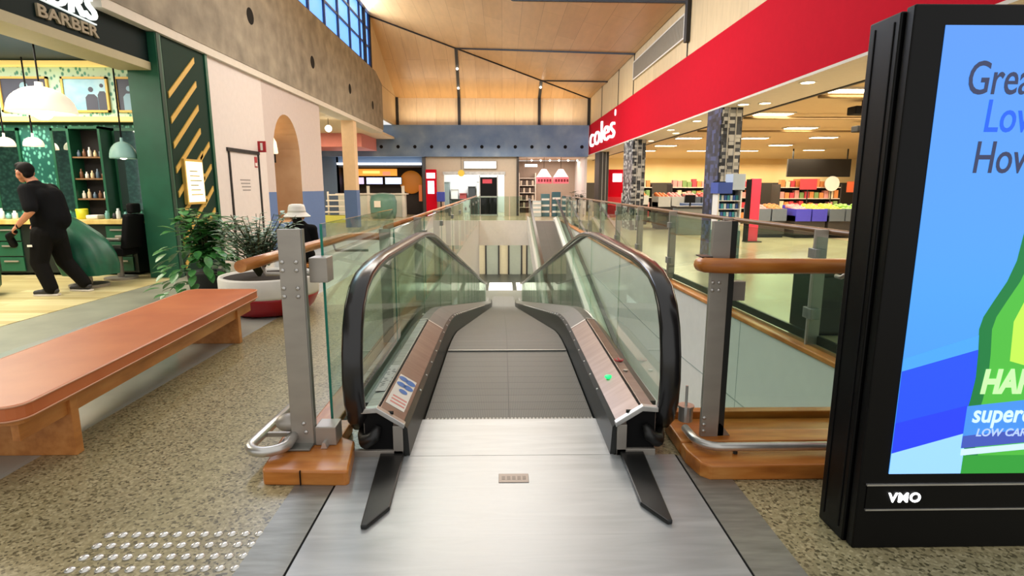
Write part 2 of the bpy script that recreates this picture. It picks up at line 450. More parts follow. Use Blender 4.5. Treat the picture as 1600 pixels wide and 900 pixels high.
# void walls
b = MB().box(VX0 - .12, VX0 + .006, VY0, VY1 - .13, LOW, -.001)
struct(b, 'wall_left_void', M['voidwall'])
b = MB()
p = RIGHT_EDGE; p = [(x - .006, y) for x, y in p]; q = [(x + .12, y) for x, y in p]
b.prism(p + q[::-1], 'z', LOW, -.001)
b.mat(1)
b.prism([(x - .004, y) for x, y in p] + q[::-1], 'z', -.96, -.945)
for y in (6.2, 8.6, 11.2, 14, 17, 20): b.box(edge_x(y) - .006, edge_x(y) + .01, y, y + .012, LOW, -.01)
struct(b, 'wall_right_void', [M['voidwall'], M['joint']])
b = MB().box(VX0, 2.86, VY0 - .1, VY0, LOW, -.3)
struct(b, 'wall_near_void', M['voidwall'])

# ---- left concrete beam with round holes, white lip below it
b = MB()
b.prism([(-4, 4.02), (26.4, 4.02), (26.4, 6.0), (25.2, 6.32), (-4, 6.32)], 'x', -5.9, -5.36)
b.mat(1)
for y, z in ((9.0, 5.1), (12.92, 5.08), (16.9, 4.97), (20.86, 4.9), (24.4, 4.83)): b.lathe([(.17, 0), (.17, .004), (.14, .006)], (-5.36, y, z), 18, 'x', False)
struct(b, 'trim_1', [M['concrete'], M['matte_black']])
b = MB().box(-5.88, -5.37, 8.2, 26.3, 3.88, 4.02)
struct(b, 'trim_2', M['soffit'])

# ---- clerestory windows above the beam
b = MB(); b.mat(0)
b.box(-5.5, -5.47, 8, 24.6, 6.32, 8.5)
b.mat(1)
for k in range(12): y = 8 + k * 1.5; b.box(-5.47, -5.40, y - .04, y + .04, 6.32, 8.5)
for z in (6.36, 7.1, 7.8, 8.42): b.box(-5.47, -5.41, 8, 24.6, z - .03, z + .03)
b.mat(2).box(-5.5, -5.36, 23.6, 23.75, 6.32, 8.5).box(-5.5, -5.36, 24.5, 24.62, 6.32, 8.5)
struct(b, 'window_1', [M['blueglass'], M['navy'], M['track']])

# ---- folded timber ceiling: rises from the right wall to the windows, hips down to the far wall
def zr(x): return 5.95 + (4.5 - x) * .245
A, B, Cc = (4.5, 30, 5.95), (-5.4, 24.6, zr(-5.4)), (-5.4, 30, 5.95)
b = MB()
pts = [(4.5, 9, zr(4.5)), (4.5, 30, 5.95), B, (-5.4, 9, zr(-5.4))]
b.add(pts + [(x, y, z + .12) for x, y, z in pts], [(0, 1, 2, 3), (7, 6, 5, 4), (0, 4, 5, 1), (2, 6, 7, 3), (3, 7, 4, 0)])
pts = [A, Cc, B]
b.add(pts + [(x, y, z + .12) for x, y, z in pts], [(0, 1, 2), (5, 4, 3), (0, 3, 4, 1), (1, 4, 5, 2)])
struct(b, 'ceiling', M['ceilply'])
def zf(y): return 5.95 + (30 - y) * (zr(-5.4) - 5.95) / 5.4
def fold(t): return tuple(A[i] + (B[i] - A[i]) * t for i in range(3))
def strip(mb, p, q, w):
    p, q = Vector(p), Vector(q); d = (q - p).normalized(); s = d.cross(Vector((0, 0, 1))).normalized() * w / 2
    vs = []
    for c in (p, q):
        for dz in (-.05, .02):
            vs += [c - s + Vector((0, 0, dz)), c + s + Vector((0, 0, dz))]
    mb.add(vs, [(0, 1, 5, 4), (2, 6, 7, 3), (0, 4, 6, 2), (1, 3, 7, 5), (0, 2, 3, 1), (4, 5, 7, 6)])
b = MB()
strip(b, fold(0), fold(1), .07)
for t, x1, y1 in ((.66, 4.5, 20.1), (.26, 4.5, 25.2)): strip(b, fold(t), (x1, y1, zr(x1)), .05)
strip(b, (4.5, 14.65, zr(4.5)), (.3, 17.95, zr(.3)), .10)
struct(b, 'trim_3', M['track'])
# black lighting tracks on the hip and the far wall
for k, (x, t) in enumerate(((-2.2, .66), (1.9, .263), (-5.36, .995))):
    f = fold(t)
    b = MB()
    if k < 2: strip(b, (f[0], f[1], f[2]), (x, 29.98, 5.97), .14)
    b.mat(0).box(x - .07, x + .07, 29.90, 30, 4.6, 5.97)
    struct(b, 'trim_%d' % (4 + k), [M['track']])
b = MB().box(4.38, 4.5, 29.88, 30, 4.6, 5.97)
struct(b, 'trim_7', M['track'])
for k, (x, t) in enumerate(((-2.2, .66), (-2.2, .66), (1.9, .263))):
    f = fold(t); s = (.35, .75, .3)[k]
    c = Vector(f) + (Vector((x, 29.98, 5.97)) - Vector(f)) * s
    b = MB().ball(c - Vector((0, 0, .08)), (.06, .1, .05))
    b2 = MB().cyl(c - Vector((0, 0, .09)), .03, .08, 10)
    th = thing('track_spotlight', ('small white spotlight on the left ceiling track, the one nearer the fold', 'small white spotlight on the left ceiling track, lower one nearer the far wall', 'small white spotlight on the right hand ceiling track')[k], 'spotlight', tuple(c), 'ceiling track spotlights')
    b.build('lamp', M['bulb'], th); b2.build('bracket', M['white'], th)

# ---- far wall: timber band over blue-grey concrete fascia with holes
b = MB().box(-5.6, 4.6, 30, 30.2, 4.6, 6.2)
struct(b, 'wall_far', M['wallply'])
b = MB().prism([(24.62, 6.0), (30, 6.0), (30, 6.1), (24.62, 8.5)], 'x', -5.6, -5.4).box(-5.6, -5.42, 26.4, 30, 4.6, 6.1); struct(b, 'wall_far_gable', M['wallply_x'])
b = MB(); b.mat(0).box(-14, 4.42, 29.7, 30, 3.03, 4.6)
b.mat(1)
for k in range(16): b.lathe([(.09, 0), (.09, -.004)], (-8.75 + k * .856, 29.7, 3.52), 12, 'y', False)
struct(b, 'trim_8', [M['bluefascia'], M['matte_black']])

# ---- right: red fascia, timber above, supermarket hall behind
b = MB().box(4.5, 4.7, 2, 30.2, 3.14, 4.62)
struct(b, 'wall_right', M['red'])
b = MB().box(4.52, 4.7, 6, 30.2, 4.62, 6.3)
b.mat(1)
for y in (22.8, 20.2, 14.45, 26.5): b.box(4.5, 4.53, y - .02, y + .02, 4.62, 6.1)
struct(b, 'wall_upper_right', [M['wallply_x'], M['track']])
b = MB().box(4.42, 4.52, 14.3, 14.5, 4.95, 5.95)
struct(b, 'trim_9', M['track'])
th = thing('air_grille', 'long grey louvred air grille high on the timber wall above the red band', 'vent', (4.5, 17.4, 5.08))
MB().box(4.46, 4.52, 14.62, 20.15, 5.08, 5.12).box(4.46, 4.52, 14.62, 20.15, 5.64, 5.68).box(4.46, 4.52, 14.62, 14.68, 5.12, 5.64).box(4.46, 4.52, 20.09, 20.15, 5.12, 5.64).build('frame', M['soffit'], th)
b = MB()
for k in range(78): y = 14.7 + k * .07; b.box(4.475, 4.515, y, y + .035, 5.12, 5.64)
b.build('louvre', flat('louvre_grey', 'a39a88', .5, .3), th)
# underside of the red band and the supermarket ceiling
b = MB().box(4.5, 5.5, 2, 36, 3.1, 3.14)
b.mat(1).box(5.5, 5.56, 2, 36, 3.08, 3.2)
struct(b, 'trim_10', [M['soffit'], M['track']])
b = MB().box(5.56, 26, 2, 36, 3.2, 3.3)
struct(b, 'ceiling', M['market_ceil'])
b = MB().mat(0).box(4.7, 26, 35.2, 35.4, 1.75, 3.2).mat(1).box(4.7, 26, 35.1, 35.4, 0, 1.75)
struct(b, 'wall_market_back', [noisy('warm_market_wall', [(.3, 'e8c68a'), (.7, 'f6e2b0')], (.35, .35, .2), .6), M['dark_wall']])
b = MB().box(25.8, 26, 2, 36, 0, 3.2)
struct(b, 'wall_market_side', M['cream'])

# ---- left wall: blush paint, arched niche, blue dado
AY0, AY1, AZ0, AZT = 13.86, 15.63, .62, 3.28
def arch_pts(n=16):
    r = (AY1 - AY0) / 2; c = (AY0 + AY1) / 2; zc = AZT - 1.0
    return [(c - r * math.cos(PI * k / n), zc + 1.0 * math.sin(PI * k / n)) for k in range(n + 1)]
X0, XB = -5.44, -6.35
b = MB()
b.mat(0).box(X0 - .15, X0, 11.0, 13.4, 0, 3.9)
b.mat(1)
def wallquad(y0, y1, za0, za1, zb0, zb1):
    b.add([(X0, y0, za0), (X0, y1, za1), (X0, y1, zb1), (X0, y0, zb0)], [(0, 1, 2, 3)])
wallquad(13.4, AY0, 1.38, 1.38, 3.9, 3.9); wallquad(AY1, 17.5, 1.38, 1.38, 3.9, 3.9)
ap = arch_pts()
for (y0, z0), (y1, z1) in zip(ap[:-1], ap[1:]): wallquad(y0, y1, z0, z1, 3.9, 3.9)
b.mat(2)
wallquad(13.4, AY0, 0, 0, 1.38, 1.38); wallquad(AY1, 17.5, 0, 0, 1.38, 1.38); wallquad(AY0, AY1, 0, 0, AZ0, AZ0)
b.mat(3)
prof = [(AY0, AZ0)] + ap + [(AY1, AZ0)]
for (y0, z0), (y1, z1) in zip(prof, prof[1:] + prof[:1]):
    b.add([(X0, y0, z0), (XB, y0, z0), (XB, y1, z1), (X0, y1, z1)], [(0, 1, 2, 3)])
b.add([(XB, y, z) for y, z in prof], [list(range(len(prof)))])
b.mat(1).add([(X0, 17.5, 0), (X0 - .6, 17.5, 0), (X0 - .6, 17.5, 3.9), (X0, 17.5, 3.9)], [(0, 1, 2, 3)])
struct(b, 'wall_left', [M['pinkwall'], M['pinkwall2'], M['bluedado'], noisy('niche_plaster', [(.3, 'b08e6c'), (.7, 'd0b08c')], (1, 1, 1), .7)])
b = MB().box(-6.1, -5.62, 17.55, 17.8, 1.38, 3.9); b.mat(1).box(-6.1, -5.62, 17.55, 17.8, 0, 1.38)
b.mat(0).box(-5.86, -5.42, 21.3, 21.75, 1.38, 3.9); b.mat(1).box(-5.87, -5.41, 21.29, 21.76, 0, 1.38)
struct(b, 'trim_11', [flat('pier_paint', 'e9c9a0', .6), M['bluedado']])
# food court ceiling and side
b = MB().box(-14, -5.5, 17.5, 30, 3.9, 4.0)
struct(b, 'ceiling', flat('foodcourt_ceiling', 'e6d4b4', .6))
b = MB().box(-14, -6.1, 17.3, 17.5, 0, 3.9)
struct(b, 'wall_foodcourt', M['cream'])
# ------------------------------------------------------------------ moving walkways
def zp(y):
    if y <= 5: return 0.
    if y < 6.4: return -.2 / 2.8 * (y - 5) ** 2
    return max(-.2 * (y - 5.7), LOW + .02)
YE = 26.7
CX = .04
def ys(a, b, step=.45):
    n = max(1, int(math.ceil((b - a) / step))); return [a + (b - a) * k / n for k in range(n + 1)]
def run(mb, sec, a, b, step=.45, zfun=zp):
    """section (x,z) polygon carried along the slope, vertical offsets"""
    Y = ys(a, b, step); k = len(sec); vs = [(x, y, z + zfun(y)) for y in Y for x, z in sec]; fs = []
    for i in range(len(Y) - 1):
        for j in range(k): fs.append([i * k + j, i * k + (j + 1) % k, (i + 1) * k + (j + 1) % k, (i + 1) * k + j])
    fs.append(list(range(k))); fs.append([(len(Y) - 1) * k + j for j in range(k)][::-1])
    ar = sum(sec[i][0] * sec[(i + 1) % k][1] - sec[(i + 1) % k][0] * sec[i][1] for i in range(k))
    if ar < 0: fs = [f[::-1] for f in fs]
    # outward: counter-clockwise (x,z) with +y travel gives inward faces
    fs = [f[::-1] for f in fs] if False else fs
    return mb.add(vs, fs)

w = thing('moving_walkway', 'inclined moving walkway running down away from the camera between glass balustrades with black handrails', 'moving walkway', (CX, 3.4, 0))
b = MB(); run(b, [(-.515, -.06), (.595, -.06), (.595, -.008), (-.515, -.008)], 3.44, YE + 2.5, .35)
b.build('pallet_band', M['pallet'], w)
MB().box(-.51, .59, 5.06, 5.085, -.01, .003).build('pallet_glint', M['glint'], w)  # painted highlight where the pallets start to slope
# newel curve of handrail (y,z), centre line of the band
def newel(cz=0.):
    return [(3.24, .13), (3.16, .12), (3.08, .14), (3.0, .21), (2.945, .33), (2.93, .46), (2.945, .60), (2.985, .74), (3.05, .85), (3.15, .935), (3.30, .99), (3.5, 1.02), (3.75, 1.035)]
def rail_path():
    p = newel()
    for y in ys(4.0, 27.5, .4): p.append((y, 1.035 + zp(y - .35)))
    return p
def inset_profile():
    """glass edge 30 mm inside the handrail"""
    return [(3.06, .26), (3.0, .36), (2.985, .46), (3.0, .6), (3.035, .72), (3.095, .82), (3.18, .895), (3.32, .95), (3.5, .985), (3.75, 1.0)]
joints = [4.35] + [5.75 + 1.5 * k for k in range(15)]
for sgn, gx, nm in ((-1, CX - .855, 'left'), (1, CX + .875, 'right')):
    sec = [(-.055, -.012), (-.05, -.024), (-.02, -.024), (-.02, .004), (.02, .004), (.02, -.024), (.05, -.024), (.055, -.012), (.055, .012), (.04, .024), (-.04, .024), (-.055, .012)]
    b = MB().sweep(sec, rail_path()[:], gx)
    b.build('handrail', M['handrail'], w)
    # glass panels with thin dark joints
    first = inset_profile() + [(joints[0] - .006, 1.0), (joints[0] - .006, .24)]
    b = MB().prism(first, 'x', gx - .006, gx + .006); b.build('glass_panel', M['glass'], w)
    for y0, y1 in zip(joints[:-1], joints[1:]):
        b = MB(); run(b, [(gx - .006, .22), (gx + .006, .22), (gx + .006, 1.01), (gx - .006, 1.01)], y0 + .006, y1 - .006, .3, lambda y: zp(y - .2))
        b.build('glass_panel', M['glass'], w)
    # profiles in x mirrored about the walkway centre
    def mx(x): return CX + sgn * x
    def S(pts): return [(mx(x), z) for x, z in pts]
    # near deck: bright metal covers, outer flat, inner sloping towards the pallets
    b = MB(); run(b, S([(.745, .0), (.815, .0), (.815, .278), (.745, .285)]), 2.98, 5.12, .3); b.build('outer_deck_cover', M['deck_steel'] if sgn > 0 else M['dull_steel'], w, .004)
    b = MB(); run(b, S([(.60, .19), (.735, .275), (.735, .20), (.61, .12)]), 2.98, 5.12, .3); b.build('inner_deck_cover', M['deck_steel'], w, .003)
    b = MB(); run(b, S([(.735, .0), (.745, .0), (.745, .268), (.735, .268)]), 2.99, 5.1, .3); b.build('brush_gap', M['matte_black'], w)
    b = MB()
    b.prism(S([(.592, .178), (.738, .272), (.825, .266), (.825, .294), (.738, .304), (.585, .205)]), 'y', 2.945, 2.985)
    b.build('deck_end_cap', M['bright_steel'], w, .004)
    b = MB(); run(b, S([(.60, .19), (.735, .275), (.735, .20), (.61, .12)]), 5.12, 5.17, .3)
    run(b, S([(.745, .20), (.815, .20), (.815, .278), (.745, .288)]), 5.12, 5.17, .3); b.build('deck_joint_strip', M['bright_steel'], w)
    # far deck: darker
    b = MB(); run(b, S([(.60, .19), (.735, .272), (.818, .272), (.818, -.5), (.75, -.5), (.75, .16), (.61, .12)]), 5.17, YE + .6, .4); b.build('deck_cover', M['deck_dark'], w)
    b = MB(); run(b, S([(.818, -.9), (.925, -.9), (.925, .17), (.818, .17)]), 3.36, YE + .6, .4); b.build('outer_cladding', flat('cladding_grey_%s' % nm, '59605b', .4, .3), w)
    # skirt panel beside the pallets
    b = MB(); run(b, S([(.562, -.05), (.60, -.05), (.60, .195), (.575, .17)]), 2.97, YE + .6, .35); b.build('skirt_panel', M['dark_steel'], w)
    for k in range(44):
        y = 3.55 + k * .30; b = MB().ball((mx(.585), y, .178 + zp(y)), .009 if y < 6 else .013, 8, 6); b.build('skirt_screw', M['bright_steel'], w)
    # inlet box where the handrail goes under the deck
    b = MB()
    b.box(min(mx(.60), mx(.655)), max(mx(.60), mx(.655)), 2.955, 2.985, 0, .19)
    b.box(min(mx(.60), mx(.905)), max(mx(.60), mx(.82)), 2.955, 2.985, 0, .045)
    f = b.build('newel_base', M['steel'], w, .003)
    MB().box(min(mx(.655), mx(.815)), max(mx(.655), mx(.815)), 2.975, 3.0, .045, .262).build('inlet_opening', M['matte_black'], f)
    MB().tube([(gx, 3.25, .13), (gx - sgn * .02, 3.05, .10), (gx - sgn * .05, 2.96, .10), (gx - sgn * .10, 2.93, .14), (gx - sgn * .12, 2.96, .19)], [.035, .04, .042, .036, .02], 12).build('inlet_guard', M['rubber'], f)
# stickers, lamp and notices on the decks
def deck_pt(sgn, t, y, lift=.003):
    """t: 0 inner edge .. 1 outer edge of the sloping inner cover"""
    x = .60 + .135 * t; z = .19 + .085 * t; n = Vector((-sgn * .085, 0, .135)).normalized()
    return Vector((CX + sgn * x, y, z + zp(y))) + n * lift
def sticker(name, sgn, t0, t1, y0, y1, m, lift=.003, label=None):
    vs = [deck_pt(sgn, t0, y0, lift), deck_pt(sgn, t1, y0, lift), deck_pt(sgn, t1, y1, lift), deck_pt(sgn, t0, y1, lift)]
    lo = [deck_pt(sgn, t0, y0, 0), deck_pt(sgn, t1, y0, 0), deck_pt(sgn, t1, y1, 0), deck_pt(sgn, t0, y1, 0)]
    fs = [(0, 1, 2, 3), (0, 4, 5, 1), (1, 5, 6, 2), (2, 6, 7, 3), (3, 7, 4, 0)]
    if sgn < 0: fs = [f[::-1] for f in fs]
    o = MB().add(vs + lo, fs).build(name, m, w)
    if label: o['label'] = label
    return o
sk = sticker('safety_sticker', -1, .15, .92, 3.12, 3.62, M['white'], .002, 'white sticker with blue round pictograms')
blu = flat('sticker_blue', '2f74c4', .4)
for k, (t, y) in enumerate(((.38, 3.46), (.68, 3.46), (.38, 3.55), (.7, 3.56), (.5, 3.37))):
    c = deck_pt(-1, t, y, .004); b = MB()
    n = Vector((.085, 0, .135)).normalized(); u = Vector((.135, 0, -.085)).normalized(); v = Vector((0, 1, 0))
    vs = [c] + [c + (u * math.cos(2 * PI * i / 14) + v * math.sin(2 * PI * i / 14)) * (.036, .034, .038, .034, .03)[k] for i in range(14)]
    b.add(vs, [(0, 1 + i, 1 + (i + 1) % 14) for i in range(14)]); b.build('pictogram', blu, sk)
for k in range(3): sticker('printed_line', -1, .2, .8, 3.16 + k * .045, 3.18 + k * .045, flat('sticker_pink', 'd98f86', .5), .003).parent = sk
MB().box(CX - .812, CX - .752, 3.25, 3.75, .286, .2885).build('notice_plate', pattern_mat('small_print', 'b9bab6', '6b6d6b', 30), w)
c = deck_pt(1, .55, 3.62)
b = MB().ball(c, (.028, .034, .012), 14, 8); o = b.build('direction_lamp', emit('green_lamp', '18e06c', 1.4), w); o['label'] = 'green signal lamp on the right deck'
b = MB().cyl((CX + .785, 3.85, .284), .034, .004, 24); ne = b.build('no_entry_sticker', flat('sticker_red', 'c9303c', .5), w)
MB().cyl((CX + .785, 3.85, .288), .024, .002, 20).build('sticker_disc', M['deck_steel'], ne)
MB().box(CX + .780, CX + .790, 3.82, 3.88, .290, .2925).build('sticker_bar', flat('sticker_red2', 'c9303c', .5), ne)
MB().cyl((CX + .785, 3.62, .284), .016, .006, 14).build('key_switch', M['bright_steel'], w)

# ---- second walkway beside it, coming up to the far floor
def zq(y): return max(LOW + .02, -.2 * (25.0 - y)) if y < 25 else 0.
w2 = thing('moving_walkway', 'second inclined walkway climbing to the far floor, to the right behind the near one', 'moving walkway', (1.78, 15, LOW))
C2 = 1.78
b = MB(); run(b, [(C2 - .5, -.06), (C2 + .5, -.06), (C2 + .5, 0), (C2 - .5, 0)], 4.2, 25.5, .6, zq); b.build('pallet_band', M['pallet'], w2)
for sgn in (-1, 1):
    b = MB(); run(b, [(C2 + sgn * .5, -.5), (C2 + sgn * .68, -.5), (C2 + sgn * .68, .22), (C2 + sgn * .5, .12)], 4.2, 25.45, .6, zq); b.build('deck_cover', M['voidwall'], w2)
    b = MB(); run(b, [(C2 + sgn * .6 - .006, .2), (C2 + sgn * .6 + .006, .2), (C2 + sgn * .6 + .006, .95), (C2 + sgn * .6 - .006, .95)], 4.2, 25.4, .6, zq); b.build('glass_panel', M['glass'], w2)
    b = MB(); run(b, [(C2 + sgn * .6 - .045, .95), (C2 + sgn * .6 + .045, .95), (C2 + sgn * .6 + .045, 1.0), (C2 + sgn * .6 - .045, 1.0)], 4.2, 25.4, .6, zq); b.build('handrail', M['handrail'], w2)

# ------------------------------------------------------------------ landing plates at the near end
lp = thing('landing_plate', 'worn brushed steel landing plate in front of the walkway', 'floor plate', (CX, 2.0, 0))
b = MB().box(-.85, .97, 1.0, 2.962, 0, .008); b.build('tread_plate', M['plate'], lp)
b = MB().box(-.545, .625, 2.966, 3.47, 0, .008); b.build('comb_plate', M['plate'], lp)
for xa, xb in ((-1.06, -.862), (.982, 1.19)): MB().box(xa, xb, 1.0, 2.95, 0, .006).build('edge_frame', M['dull_steel'], lp)
for q in ((-.862, -.85, 1.0, 2.962), (.97, .982, 1.0, 2.962), (-.55, .63, 2.962, 2.966)): MB().box(*q, 0, .003).build('joint', M['matte_black'], lp)
mp = MB().box(-.024, .132, 2.663, 2.752, .008, .011).build('maker_plate', flat('maker_plate', '8b8179', .4, .6), lp, .002)
for k in range(5): MB().box(-.008 + k * .027, .01 + k * .027, 2.69, 2.725, .011, .0118).build('raised_mark', flat('plate_mark', '6e655e', .4, .6), mp)
b = MB()
for k in range(46): x = -.5 + k * .024; b.box(x, x + .012, 3.47, 3.51, -.01, .002)
b.build('comb_teeth', M['dull_steel'], lp)
for sgn, xs in ((-1, ((-.69, 2.962), (-.556, 2.962), (-.531, 2.42), (-.605, 2.27), (-.632, 2.272))), (1, ((.794, 2.962), (.659, 2.962), (.650, 2.44), (.735, 2.285), (.760, 2.29)))):
    poly = list(xs)
    solo(MB().prism(poly, 'z', .008, .030), 'floor_guide_strip', ('black rubber wedge on the landing plate under the left handrail' if sgn < 0 else 'black rubber wedge on the landing plate under the right handrail'), 'floor strip', M['rubber'], 'rubber wedges on the landing plate', .006)
# ------------------------------------------------------------------ timber plinths at the void edge
p = [(-1.235, 2.70), (-1.22, 2.67), (-.80, 2.65), (-.785, 2.665), (-.84, 3.0), (-.93, 3.06), (-.93, 3.30), (-1.30, 3.30)]
k1 = thing('timber_plinth', 'short thick hardwood plinth under the steel post left of the walkway', 'plinth', (-1.03, 2.95, 0))
MB().prism(p, 'z', 0.001, .085).build('plinth_board', M['wood'], k1, .012)
MB().box(-1.031, -1.027, 2.652, 2.664, .01, .0865).build('board_joint', M['matte_black'], k1)
k2 = thing('timber_plinth', 'long hardwood plinth right of the walkway running behind the black display', 'plinth', (1.9, 2.9, 0))
MB().prism([(1.0, 2.86), (1.03, 2.72), (1.07, 2.68), (2.85, 2.68), (2.85, 2.95), (1.0, 2.95)], 'z', .001, .085).build('plinth_board', M['wood'], k2, .010)
MB().prism([(1.005, 2.965), (2.85, 2.965), (2.85, 3.28), (1.005, 3.28)], 'z', .001, .085).build('plinth_board', M['wood'], k2, .008)
MB().box(1.02, 2.85, 3.29, 3.36, .001, .125).build('upstand_board', M['wood'], k2, .006)

def kerb(path, name, label, w0, z1):
    o = MB(); q = [(x + w0, y) for x, y in path]
    o.prism(path + q[::-1], 'z', .001, z1)
    return solo(o, name, label, 'kerb', M['wood_y'], None, .01)
kerb([(x - .03, y) for x, y in [(2.86, 3.4), (2.575, 9.), (2.575, VY1 - .1)]], 'timber_kerb', 'long hardwood kerb along the right edge of the opening beneath the glass guard', .17, .05)
kerb([(VX0 - .14, 3.34), (VX0 - .14, VY1 - .1)], 'timber_kerb', 'long hardwood kerb along the left edge of the opening beneath the glass guard', .16, .05)

# ------------------------------------------------------------------ steel guard posts
def screw(mb, x, y, z): mb.lathe([(.011, 0), (.011, -.004), (.006, -.007), (.0, -.008)], (x, y, z), 12, 'y')
g1 = thing('guard_post', 'flat brushed steel post with screws left of the walkway', 'post', (-1.11, 2.95, .085))
MB().box(-1.172, -1.05, 2.945, 2.975, .085, 1.284).build('post_plate', M['steel'], g1, .003)
MB().box(-1.05, -1.043, 2.95, 2.985, .085, 1.284).build('post_web', M['dull_steel'], g1)
for z in (1.112, 1.068, .972, .928):
    for x in (-1.155, -1.082):
        b = MB(); screw(b, x, 2.945, z); b.build('screw', M['bright_steel'], g1)
for x, z in ((-1.10, .215), (-1.09, .165)):
    b = MB(); screw(b, x, 2.945, z); b.build('screw', M['bright_steel'], g1)
b = MB().box(-1.043, -.945, 3.02, 3.13, .99, 1.125); b.build('glass_clamp', M['steel'], g1, .004)
b = MB().box(-1.04, -.925, 2.94, 3.06, .087, .195); b.build('foot_clamp', M['steel'], g1, .005)
MB().prism([(-1.0, .087), (-.965, .087), (-.975, .12), (-.99, .12)], 'y', 2.90, 2.95).build('clamp_wedge', M['bright_steel'], g1)
b = MB().box(-1.24, -1.05, 2.87, 3.05, .087, .10); b.build('foot_plate', M['dull_steel'], g1, .003)
b = MB().ball((-1.2, 3.0, .20), (.075, .06, .05), 16, 8); b.build('rail_bracket', M['steel'], g1)
loop = [(-1.335, 3.45, .13), (-1.352, 3.1, .13), (-1.358, 2.93, .13)]
for k in range(9):
    a = PI + PI * k / 8; loop.append((-1.262 + .098 * math.cos(a), 2.87 + .09 * math.sin(a), .13))
loop += [(-1.163, 2.90, .135), (-1.16, 2.97, .145)]
b = MB().tube(loop, .028, 14); b.build('bumper_rail', M['bright_steel'], g1)
MB().box(-1.36, -1.34, 3.30, 3.36, .001, .12).box(-1.35, -1.18, 3.0, 3.02, .112, .136).build('bumper_bracket', M['steel'], g1)

g2 = thing('guard_post', 'flat brushed steel post right of the walkway carrying the timber rail', 'post', (1.2, 3.05, .085))
MB().box(1.135, 1.235, 3.02, 3.05, .085, 1.319).build('post_plate', M['steel'], g2, .003)
MB().box(1.235, 1.27, 3.03, 3.13, .085, 1.319).build('post_web', M['dark_steel'], g2)
for z in (.985, .943):
    for x in (1.15, 1.185):
        b = MB(); screw(b, x, 3.02, z); b.build('screw', M['bright_steel'], g2)
for z in (.20, .16, .12):
    b = MB(); screw(b, 1.15, 3.02, z); b.build('screw', M['bright_steel'], g2)
MB().box(1.27, 1.36, 3.08, 3.14, .87, .98).build('glass_clamp', M['steel'], g2, .004)
MB().prism([(1.235, .087), (1.31, .087), (1.25, .16), (1.235, .16)], 'y', 3.03, 3.10).build('foot_gusset', M['steel'], g2)
MB().cyl((1.09, 3.16, .126), .042, .085, 18).build('spigot', M['bright_steel'], g2)
MB().cyl((1.09, 3.16, .21), .048, .012, 18).build('spigot_cap', M['bright_steel'], g2)
MB().cyl((1.09, 3.16, .222), .008, .12, 8).build('spigot_rod', M['bright_steel'], g2)
bp = [(1.058, 3.06, .12)]
for k in range(8):
    a = PI + PI / 2 * k / 7; bp.append((1.17 + .112 * math.cos(a), 2.94 + .13 * math.sin(a), .125))
bp += [(1.5, 2.81, .125), (2.7, 2.81, .125)]
b = MB().tube(bp, .024, 14); b.build('bumper_rail', M['bright_steel'], g2)
MB().cyl((1.25, 2.81, .086), .012, .03, 10).cyl((1.9, 2.81, .086), .012, .03, 10).build('bumper_foot', M['dark_steel'], g2)

# timber rails
r1 = thing('timber_handrail', 'round timber handrail along the left guard passing behind the steel post', 'handrail', (-1.42, 3.2, 1.06))
path = [(-1.455, 3.12, 1.065), (-1.45, 3.5, 1.065), (-1.43, 4.2, 1.065), (-1.39, 5.0, 1.065)]
for k in range(1, 7):
    a = PI * .5 * k / 6; path.append((-1.385 + .26 * (1 - math.cos(a)), 5.0 + .3 * math.sin(a), 1.065 - .004 * k))
path += [(-1.08, 5.31, 1.03)]
b = MB().tube(path, [.035] * len(path), 16); b.build('rail', M['wood_y'], r1)
for (x, y) in ((-1.452, 3.4), (-1.41, 4.7)):
    MB().tube([(x, y, 1.03), (x + .02, y, .98), (-1.12, y, .98)], .012, 8).build('rail_bracket', M['steel'], r1)
r2 = thing('timber_handrail', 'round timber handrail right of the walkway ending against the steel post', 'handrail', (1.6, 2.98, 1.08))
path = [(1.19, 3.08, 1.085), (1.12, 3.07, 1.085), (1.085, 3.03, 1.085), (1.095, 2.985, 1.085), (1.15, 2.965, 1.085), (1.3, 2.96, 1.083), (2.9, 2.96, 1.08)]
MB().tube(path, .041, 16).build('rail', M['wood'], r2)
MB().box(1.075, 1.135, 3.0, 3.10, 1.124, 1.130).build('end_plate', M['dark_steel'], r2)
MB().tube([(1.9, 3.0, 1.05), (1.9, 3.09, 1.0), (1.9, 3.14, 1.0)], .012, 8).build('rail_bracket', M['steel'], r2)

# ------------------------------------------------------------------ frameless glass guards
def pane(path, name, label, z0=.0, z1=1.30, th=.012, group=None, edge=True):
    """one upright sheet between two plan points"""
    (xa, ya), (xb, yb) = path; d = Vector((xb - xa, yb - ya)).normalized(); n = Vector((-d.y, d.x)) * th / 2
    q = [(xa + n.x, ya + n.y), (xb + n.x, yb + n.y), (xb - n.x, yb - n.y), (xa - n.x, ya - n.y)]
    root = thing(name, label, 'glass panel', ((xa + xb) / 2, (ya + yb) / 2, z0), group)
    b = MB().prism(q, 'z', z0, z1); b.build('sheet', M['glass2'], root)
    if edge:
        e = Vector((d.x, d.y)) * .004
        q2 = [(xa + n.x - e.x, ya + n.y - e.y), (xa + n.x, ya + n.y), (xa - n.x, ya - n.y), (xa - n.x - e.x, ya - n.y - e.y)]
        MB().prism(q2, 'z', z0, z1).build('polished_edge', M['glass_edge'], root)
    return root
yL = [3.13] + [5.2 + 2.03 * k for k in range(11)]
for k in range(len(yL) - 1):
    pane(((-1.0, yL[k]), (-1.0, min(yL[k + 1] - .02, 25.35))), 'guard_glass', 'clear glass sheet of the left guard, %s from the flat steel post' % ORD[k], .055 if k else .09, 1.30 if k == 0 else 1.12, .014, 'glass sheets on the left edge')
